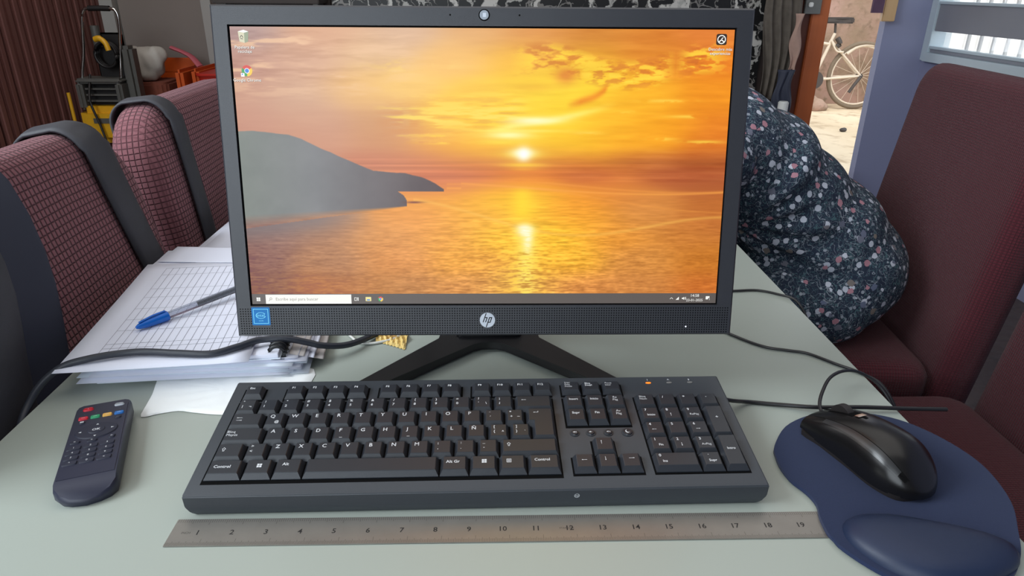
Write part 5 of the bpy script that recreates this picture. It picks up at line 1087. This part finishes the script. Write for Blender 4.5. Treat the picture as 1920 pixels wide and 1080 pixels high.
# ---------------------------------------------------------------- papers on the left
def sheet(name, w_, h_, cx, cy, rot, z, m, amp=0.0, seed=0, nx=10, ny=14, curl=0.0, parent=None):
    v = []; f = []; r_ = np.random.RandomState(seed); p1, p2, p3 = r_.rand(3) * 6
    for s in (0, 1):
        for j in range(ny + 1):
            for i in range(nx + 1):
                x = (i / nx - .5) * w_; y_ = (j / ny - .5) * h_
                zz_ = amp * (math.sin(x * 30 + p1) * .6 + math.sin(y_ * 22 + p2) * .5 + 1.1) * (0.35 + abs(y_) / h_) + curl * max(0, (-x / w_ - .25)) ** 2 - s * 0.0003
                v.append((x, y_, zz_))
    W = nx + 1; N = W * (ny + 1)
    for j in range(ny):
        for i in range(nx): a = j * W + i; f.append((a, a + 1, a + W + 1, a + W)); f.append((N + a, N + a + W, N + a + W + 1, N + a + 1))
    rim = list(range(nx + 1)) + [(j + 1) * W - 1 for j in range(1, ny + 1)] + [ny * W + i for i in range(nx - 1, -1, -1)] + [j * W for j in range(ny - 1, 0, -1)]
    for a, b in zip(rim, rim[1:] + rim[:1]): f.append((a, N + a, N + b, b))
    return raw(name, v, f, m, parent, True, loc=(cx, cy, z), rot=(0, 0, rot))
SX, SY, SR = -0.3185, 0.792, 0.075
for k in range(13):
    m = [M['paper'], M['paperblue'], M['paper'], M['paperblue']][k % 4]
    o = sheet('paper_sheet', 0.210, 0.297, SX + 0.010 * math.sin(k * 2.1) + 0.003, SY + 0.005 * math.cos(k * 1.7) - 0.015 + 0.0008 * k, SR - 0.02 + 0.030 * math.sin(k * 1.3), 0.0028 + 0.00128 * k, m, 0.0003, 5)
    tag(o, ('bluish' if k % 2 else 'white') + ' loose sheet, ' + ['lowest', 'second from the bottom', 'third from the bottom', 'fourth from the bottom', 'fifth from the bottom', 'sixth from the bottom', 'in the very middle', 'sixth from the top', 'fifth from the top', 'fourth from the top', 'third from the top', 'second from the top', 'topmost'][k] + ' of the wavy stack under the booklet', 'paper', 'loose sheets in the document stack')
for k in range(3):
    o = sheet('folded_leaflet', 0.016, 0.13, -0.2075 + 0.0075 * k, 0.7155 + 0.004 * k, SR + 0.02 * k - 0.02, 0.0185 - 0.0045 * k, M['papergrey'] if k != 1 else M['paper'], 0.0004, 20 + k)
    o.rotation_euler = (0, 0.22, SR - 0.02 + 0.02 * k)
    tag(o, ['greyish folded leaflet poking out at the right of the document stack, topmost', 'white folded leaflet poking out at the right of the document stack, the middle one', 'greyish folded leaflet poking out furthest right from the document stack'][k], 'leaflet', 'leaflets beside the document stack')
bd_ = empty('bound_booklet', (-0.3315, 0.7775, 0.0205), 'white booklet with black comb binding along its right edge, under the ruled sheet', 'booklet', rot=(0, 0, 0.095))
prism('pages', [(-0.104, -0.146), (0.098, -0.146), (0.098, 0.146), (-0.104, 0.146)], 0, 0.0042, M['paper'], bd_, bev=0.0005)
prism('lower_cover', [(-0.106, -0.1475), (0.100, -0.1475), (0.100, 0.1475), (-0.106, 0.1475)], -0.0008, -0.0001, M['paperblue'], bd_)
for i in range(36):
    y_ = -0.141 + i * 0.0080; P = [(0.096 + 0.0080 * math.cos(a), y_, 0.0030 + 0.0078 * math.sin(a)) for a in [2 * PI * q / 14 for q in range(15)]]
    bm = bmesh.new(); add_tube(bm, P, 0.0011, 5, flat=2.2); bmobj('binding_ring', bm, M['coil'], bd_, True)
tube('binding_spine', [(0.1035, -0.143, 0.0022), (0.1035, 0.143, 0.0022)], 0.0022, M['coil'], bd_, 8, 1)
rs = sheet('register_sheet', 0.184, 0.290, -0.3235, 0.7585, 0.119, 0.0268, M['paper'], 0.0007, 3, curl=0.012)
rs.location = (-0.3525, 0.7548, 0.0268); tag(rs, 'white ruled register sheet on top of the stack, under the pen', 'paper')
gl = []
for i in range(19): x = -0.063 + i * 0.0085; gl.append([(x - .00017, -0.118), (x + .00017, -0.118), (x + .00017, 0.128), (x - .00017, 0.128)])
for y_ in (-0.118, -0.098, -0.088, -0.056, -0.028, 0.002, 0.034, 0.060, 0.105, 0.128): gl.append([(-0.063, y_ - .0002), (0.0900, y_ - .0002), (0.0900, y_ + .0002), (-0.063, y_ + .0002)])
# printed lines follow the sheet's gentle waves
r_ = np.random.RandomState(3); q1, q2, q3 = r_.rand(3) * 6
def shz(x, y_): return 0.0007 * (math.sin(x * 30 + q1) * .6 + math.sin(y_ * 22 + q2) * .5 + 1.1) * (0.35 + abs(y_) / 0.290) + 0.012 * max(0, (-x / 0.184 - .25)) ** 2 + 0.00022
v = []; f = []
for P in gl:
    (x0_, y0_), (x1_, y1_) = P[0], P[2]; ns = 24
    for k in range(ns + 1):
        t = k / ns
        if y1_ - y0_ > 0.01: a, b = (x0_, y0_ + (y1_ - y0_) * t), (x1_, y0_ + (y1_ - y0_) * t)
        else: a, b = (x0_ + (x1_ - x0_) * t, y0_), (x0_ + (x1_ - x0_) * t, y1_)
        v += [(a[0], a[1], shz(*a)), (b[0], b[1], shz(*b))]
        if k: n_ = len(v); f.append((n_ - 4, n_ - 3, n_ - 1, n_ - 2))
pl = raw('printed_grid', v, f, M['line'], rs)
far = []
for k in range(4):
    o = sheet('paper_sheet', 0.210, 0.297, [-0.3445, -0.340, -0.333, -0.330][k], [1.082, 1.078, 1.084, 1.080][k], [-0.03, -0.06, 0.02, -0.04][k], 0.0016 + 0.0014 * k, M['paper'], 0.0002, 5)
    far.append(o); tag(o, ['white sheet at the bottom of the far pile behind the ruled sheet', 'white sheet second from the bottom of the far pile of papers', 'white sheet just under the printed one in the far pile', 'white printed sheet lying on top of the far papers beside the left chairs'][k], 'paper', 'far pile of papers')
o = far[-1]; lines = []
for j in range(9): yy_ = -0.10 + j * 0.022; lines.append([(-0.06, yy_), (0.08 - 0.02 * (j % 3), yy_), (0.08 - 0.02 * (j % 3), yy_ + .0011), (-0.06, yy_ + .0011)])
flat('printed_lines', lines, 0.0011, M['line'], o)
for k in range(2):
    o = sheet('paper_sheet', 0.21, 0.06, -0.352 + 0.006 * k, 0.917 + 0.007 * k, 0.02 - 0.06 * k, 0.0265 + 0.0016 * k, M['paper'], 0.0004, 44 + k); tag(o, 'narrow white sheet poking out beyond the far edge of the ruled sheet' + (', lower one' if k == 0 else ', upper one'), 'paper')
# tissue under the stack
TS = [(-0.331, 0.565), (-0.316, 0.570), (-0.300, 0.5745), (-0.285, 0.5715), (-0.262, 0.5675), (-0.246, 0.5685), (-0.240, 0.5790), (-0.215, 0.5790), (-0.188, 0.585), (-0.186, 0.610), (-0.188, 0.652), (-0.24, 0.66), (-0.30, 0.66), (-0.346, 0.650), (-0.344, 0.630), (-0.338, 0.606), (-0.335, 0.585)]
bm = bmesh.new(); NX = 56; tc_ = (-0.262, 0.612)
ctr = []
for s, z in ((1.0, 0.0), (0.94, 1), (0.86, 1), (0.76, 1), (0.64, 1), (0.5, 1), (0.34, 1), (0.16, 1)):
    rg = []
    for x, y_ in closed_smooth(TS, 3):
        X, Y = tc_[0] + (x - tc_[0]) * s, tc_[1] + (y_ - tc_[1]) * s
        rg.append(bm.verts.new((X - tc_[0], Y - tc_[1], 0.0004 + (0 if z == 0 else min(0.0021, 0.0005 + 0.0017 * abs(math.sin(Y * 210 + 2.2 * math.sin(X * 34))) + 0.0006 * math.sin(X * 90 + Y * 60) ** 2)))))
    ctr.append(rg)
for a, b in zip(ctr, ctr[1:]):
    for k in range(len(a)): bm.faces.new((a[k], a[(k + 1) % len(a)], b[(k + 1) % len(a)], b[k]))
bm.faces.new(ctr[-1]); tis = bmobj('paper_towel', bm, M['tissue'], None, True, loc=(tc_[0], tc_[1], 0.0002)); tag(tis, 'crumpled white paper towel between the document stack and the keyboard', 'paper towel')
# pen
pn = empty('pen', (-0.386, 0.690, 0.0325), 'clear ballpoint pen with blue cap lying on the ruled sheet', 'pen')
pa = Vector((0, 0, 0)); pdr = Vector((0.075, 0.091, 0.004)).normalized()
def ptube(name, d0, d1, r0, r1, m, parent, n=16):
    bm = bmesh.new(); add_tube(bm, [pdr * d0, pdr * ((d0 + d1) / 2), pdr * d1], [r0, (r0 + r1) / 2, r1], n); return sharp(bmobj(name, bm, m, parent), 50)
bm = bmesh.new(); add_tube(bm, [pdr * d for d in (0, .003, .010, .022, .030, .036)], [.0014, .0030, .0044, .0052, .0056, .0056], 18); sharp(bmobj('cap', bm, M['penblue'], pn), 50)
tube('cap_clip', [pdr * .004 + Vector((0, 0, .0045)), pdr * .02 + Vector((0, 0, .0066)), pdr * .034 + Vector((0, 0, .0066))], .0014, M['penblue'], pn, 8, 3, flat=0.6)
bm = bmesh.new(); add_tube(bm, [pdr * d for d in (.0361, .09, .150)], .0041, 6); bmobj('barrel', bm, M['clear'], pn)
ptube('ink_refill', .072, .150, .0018, .0018, M['ink'], pn); ptube('end_plug', .1501, .156, .0042, .0036, M['penblue'], pn)

# ---------------------------------------------------------------- cables
def cable(name, pts, r_, m, label, k=7, n=8):
    c = Vector(pts[0]); o = tube(name, [Vector(p) - c for p in pts], r_, m, None, n, k, loc=pts[0]); tag(o, label, 'cable'); return o
cable('power_cable', [(-0.449, 0.515, -0.16), (-0.447, 0.555, -0.030), (-0.446, 0.590, 0.006), (-0.428, 0.610, 0.0265), (-0.402, 0.6205, 0.0330), (-0.362, 0.6345, 0.0328), (-0.320, 0.6325, 0.0322), (-0.285, 0.6315, 0.0315), (-0.262, 0.645, 0.0320), (-0.243, 0.6595, 0.0322), (-0.215, 0.664, 0.0305), (-0.195, 0.668, 0.024), (-0.180, 0.672, 0.018), (-0.155, 0.690, 0.010), (-0.125, 0.735, 0.0045), (-0.10, 0.77, 0.010), (-0.075, 0.74, 0.06), (-0.07, 0.675, 0.10)], 0.0037, M['cablegrey'], 'thick dark grey power cable crossing the papers on the left')
cable('mouse_cable', [(0.3095, 0.532, 0.0145), (0.3130, 0.548, 0.017), (0.3235, 0.566, 0.020), (0.341, 0.588, 0.022), (0.362, 0.602, 0.021), (0.382, 0.606, 0.016), (0.401, 0.598, 0.004), (0.412, 0.578, -0.02), (0.416, 0.560, -0.06), (0.412, 0.548, -0.14)], 0.0017, M['cable'], 'thin black mouse cable arching from the mouse over the right table edge')
cable('keyboard_cable', [(0.2215, 0.557, 0.0185), (0.236, 0.563, 0.012), (0.256, 0.5745, 0.0030), (0.285, 0.5690, 0.0030), (0.318, 0.5582, 0.0066), (0.36, 0.5572, 0.0068), (0.40, 0.5568, 0.0050), (0.445, 0.5565, 0.0035)], 0.0021, M['cable'], 'straight black keyboard cable running right past the pad and off the table edge')
cable('monitor_cable', [(0.12, 0.662, 0.10), (0.15, 0.71, 0.085), (0.20, 0.785, 0.045), (0.240, 0.800, 0.0035), (0.262, 0.760, 0.0022), (0.286, 0.720, 0.0022), (0.313, 0.690, 0.0022), (0.338, 0.680, 0.0022), (0.358, 0.672, 0.0022), (0.379, 0.648, 0.0022), (0.396, 0.629, 0.0022), (0.413, 0.611, -0.004), (0.424, 0.590, -0.03), (0.424, 0.570, -0.06), (0.418, 0.55, -0.14)], 0.0017, M['cable'], 'thin black cable from the lower right corner of the screen across the table')
cable('data_cable', [(0.09, 0.664, 0.11), (0.12, 0.73, 0.09), (0.18, 0.81, 0.045), (0.238, 0.838, 0.0035), (0.290, 0.843, 0.0022), (0.331, 0.8465, 0.0022), (0.364, 0.848, 0.0022), (0.388, 0.834, 0.0022), (0.403, 0.817, 0.0018), (0.412, 0.80, -0.012), (0.420, 0.788, -0.04), (0.425, 0.78, -0.10)], 0.0017, M['cable'], 'thin black cable behind the screen going over the edge beside the floral dress')
cable('white_cable', [(-0.175, 0.745, 0.002), (-0.160, 0.722, 0.002), (-0.150, 0.709, 0.002), (-0.138, 0.706, 0.002), (-0.124, 0.7095, 0.002), (-0.108, 0.72, 0.002), (-0.09, 0.75, 0.002)], 0.0015, M['cablewhite'], 'short white cable loop peeking out under the bottom of the screen')
# sweet wrapper
wp = empty('snack_wrapper', (-0.105, 0.703, 0.0004), 'crumpled yellow snack wrapper on the table under the bottom of the screen', 'wrapper')
v = []; f = []; nx, ny = 18, 8
for j in range(ny + 1):
    for i in range(nx + 1):
        x = -0.026 + 0.036 * i / nx; y_ = 0.010 + 0.018 * j / ny - 0.020 * (i / nx) ** 1.2 * (1 - j / ny) - 0.002 * (i % 2) * (j == 0)
        v.append((x, y_, 0.0006 + 0.0045 * math.sin(PI * j / ny) * (0.6 + 0.4 * math.sin(i * 1.9 + j)) ** 2))
for j in range(ny):
    for i in range(nx): a = j * (nx + 1) + i; f.append((a, a + 1, a + nx + 2, a + nx + 1))
o = raw('foil', v, f, M['wrapper'], wp); o.modifiers.new('t', 'SOLIDIFY').thickness = 0.0003
flat('foil_print', [[(-0.016, 0.016), (-0.004, 0.013), (-0.004, 0.017), (-0.016, 0.020)]], 0.0062, mat('wrapper_orange', (196, 96, 48), 0.4), wp)
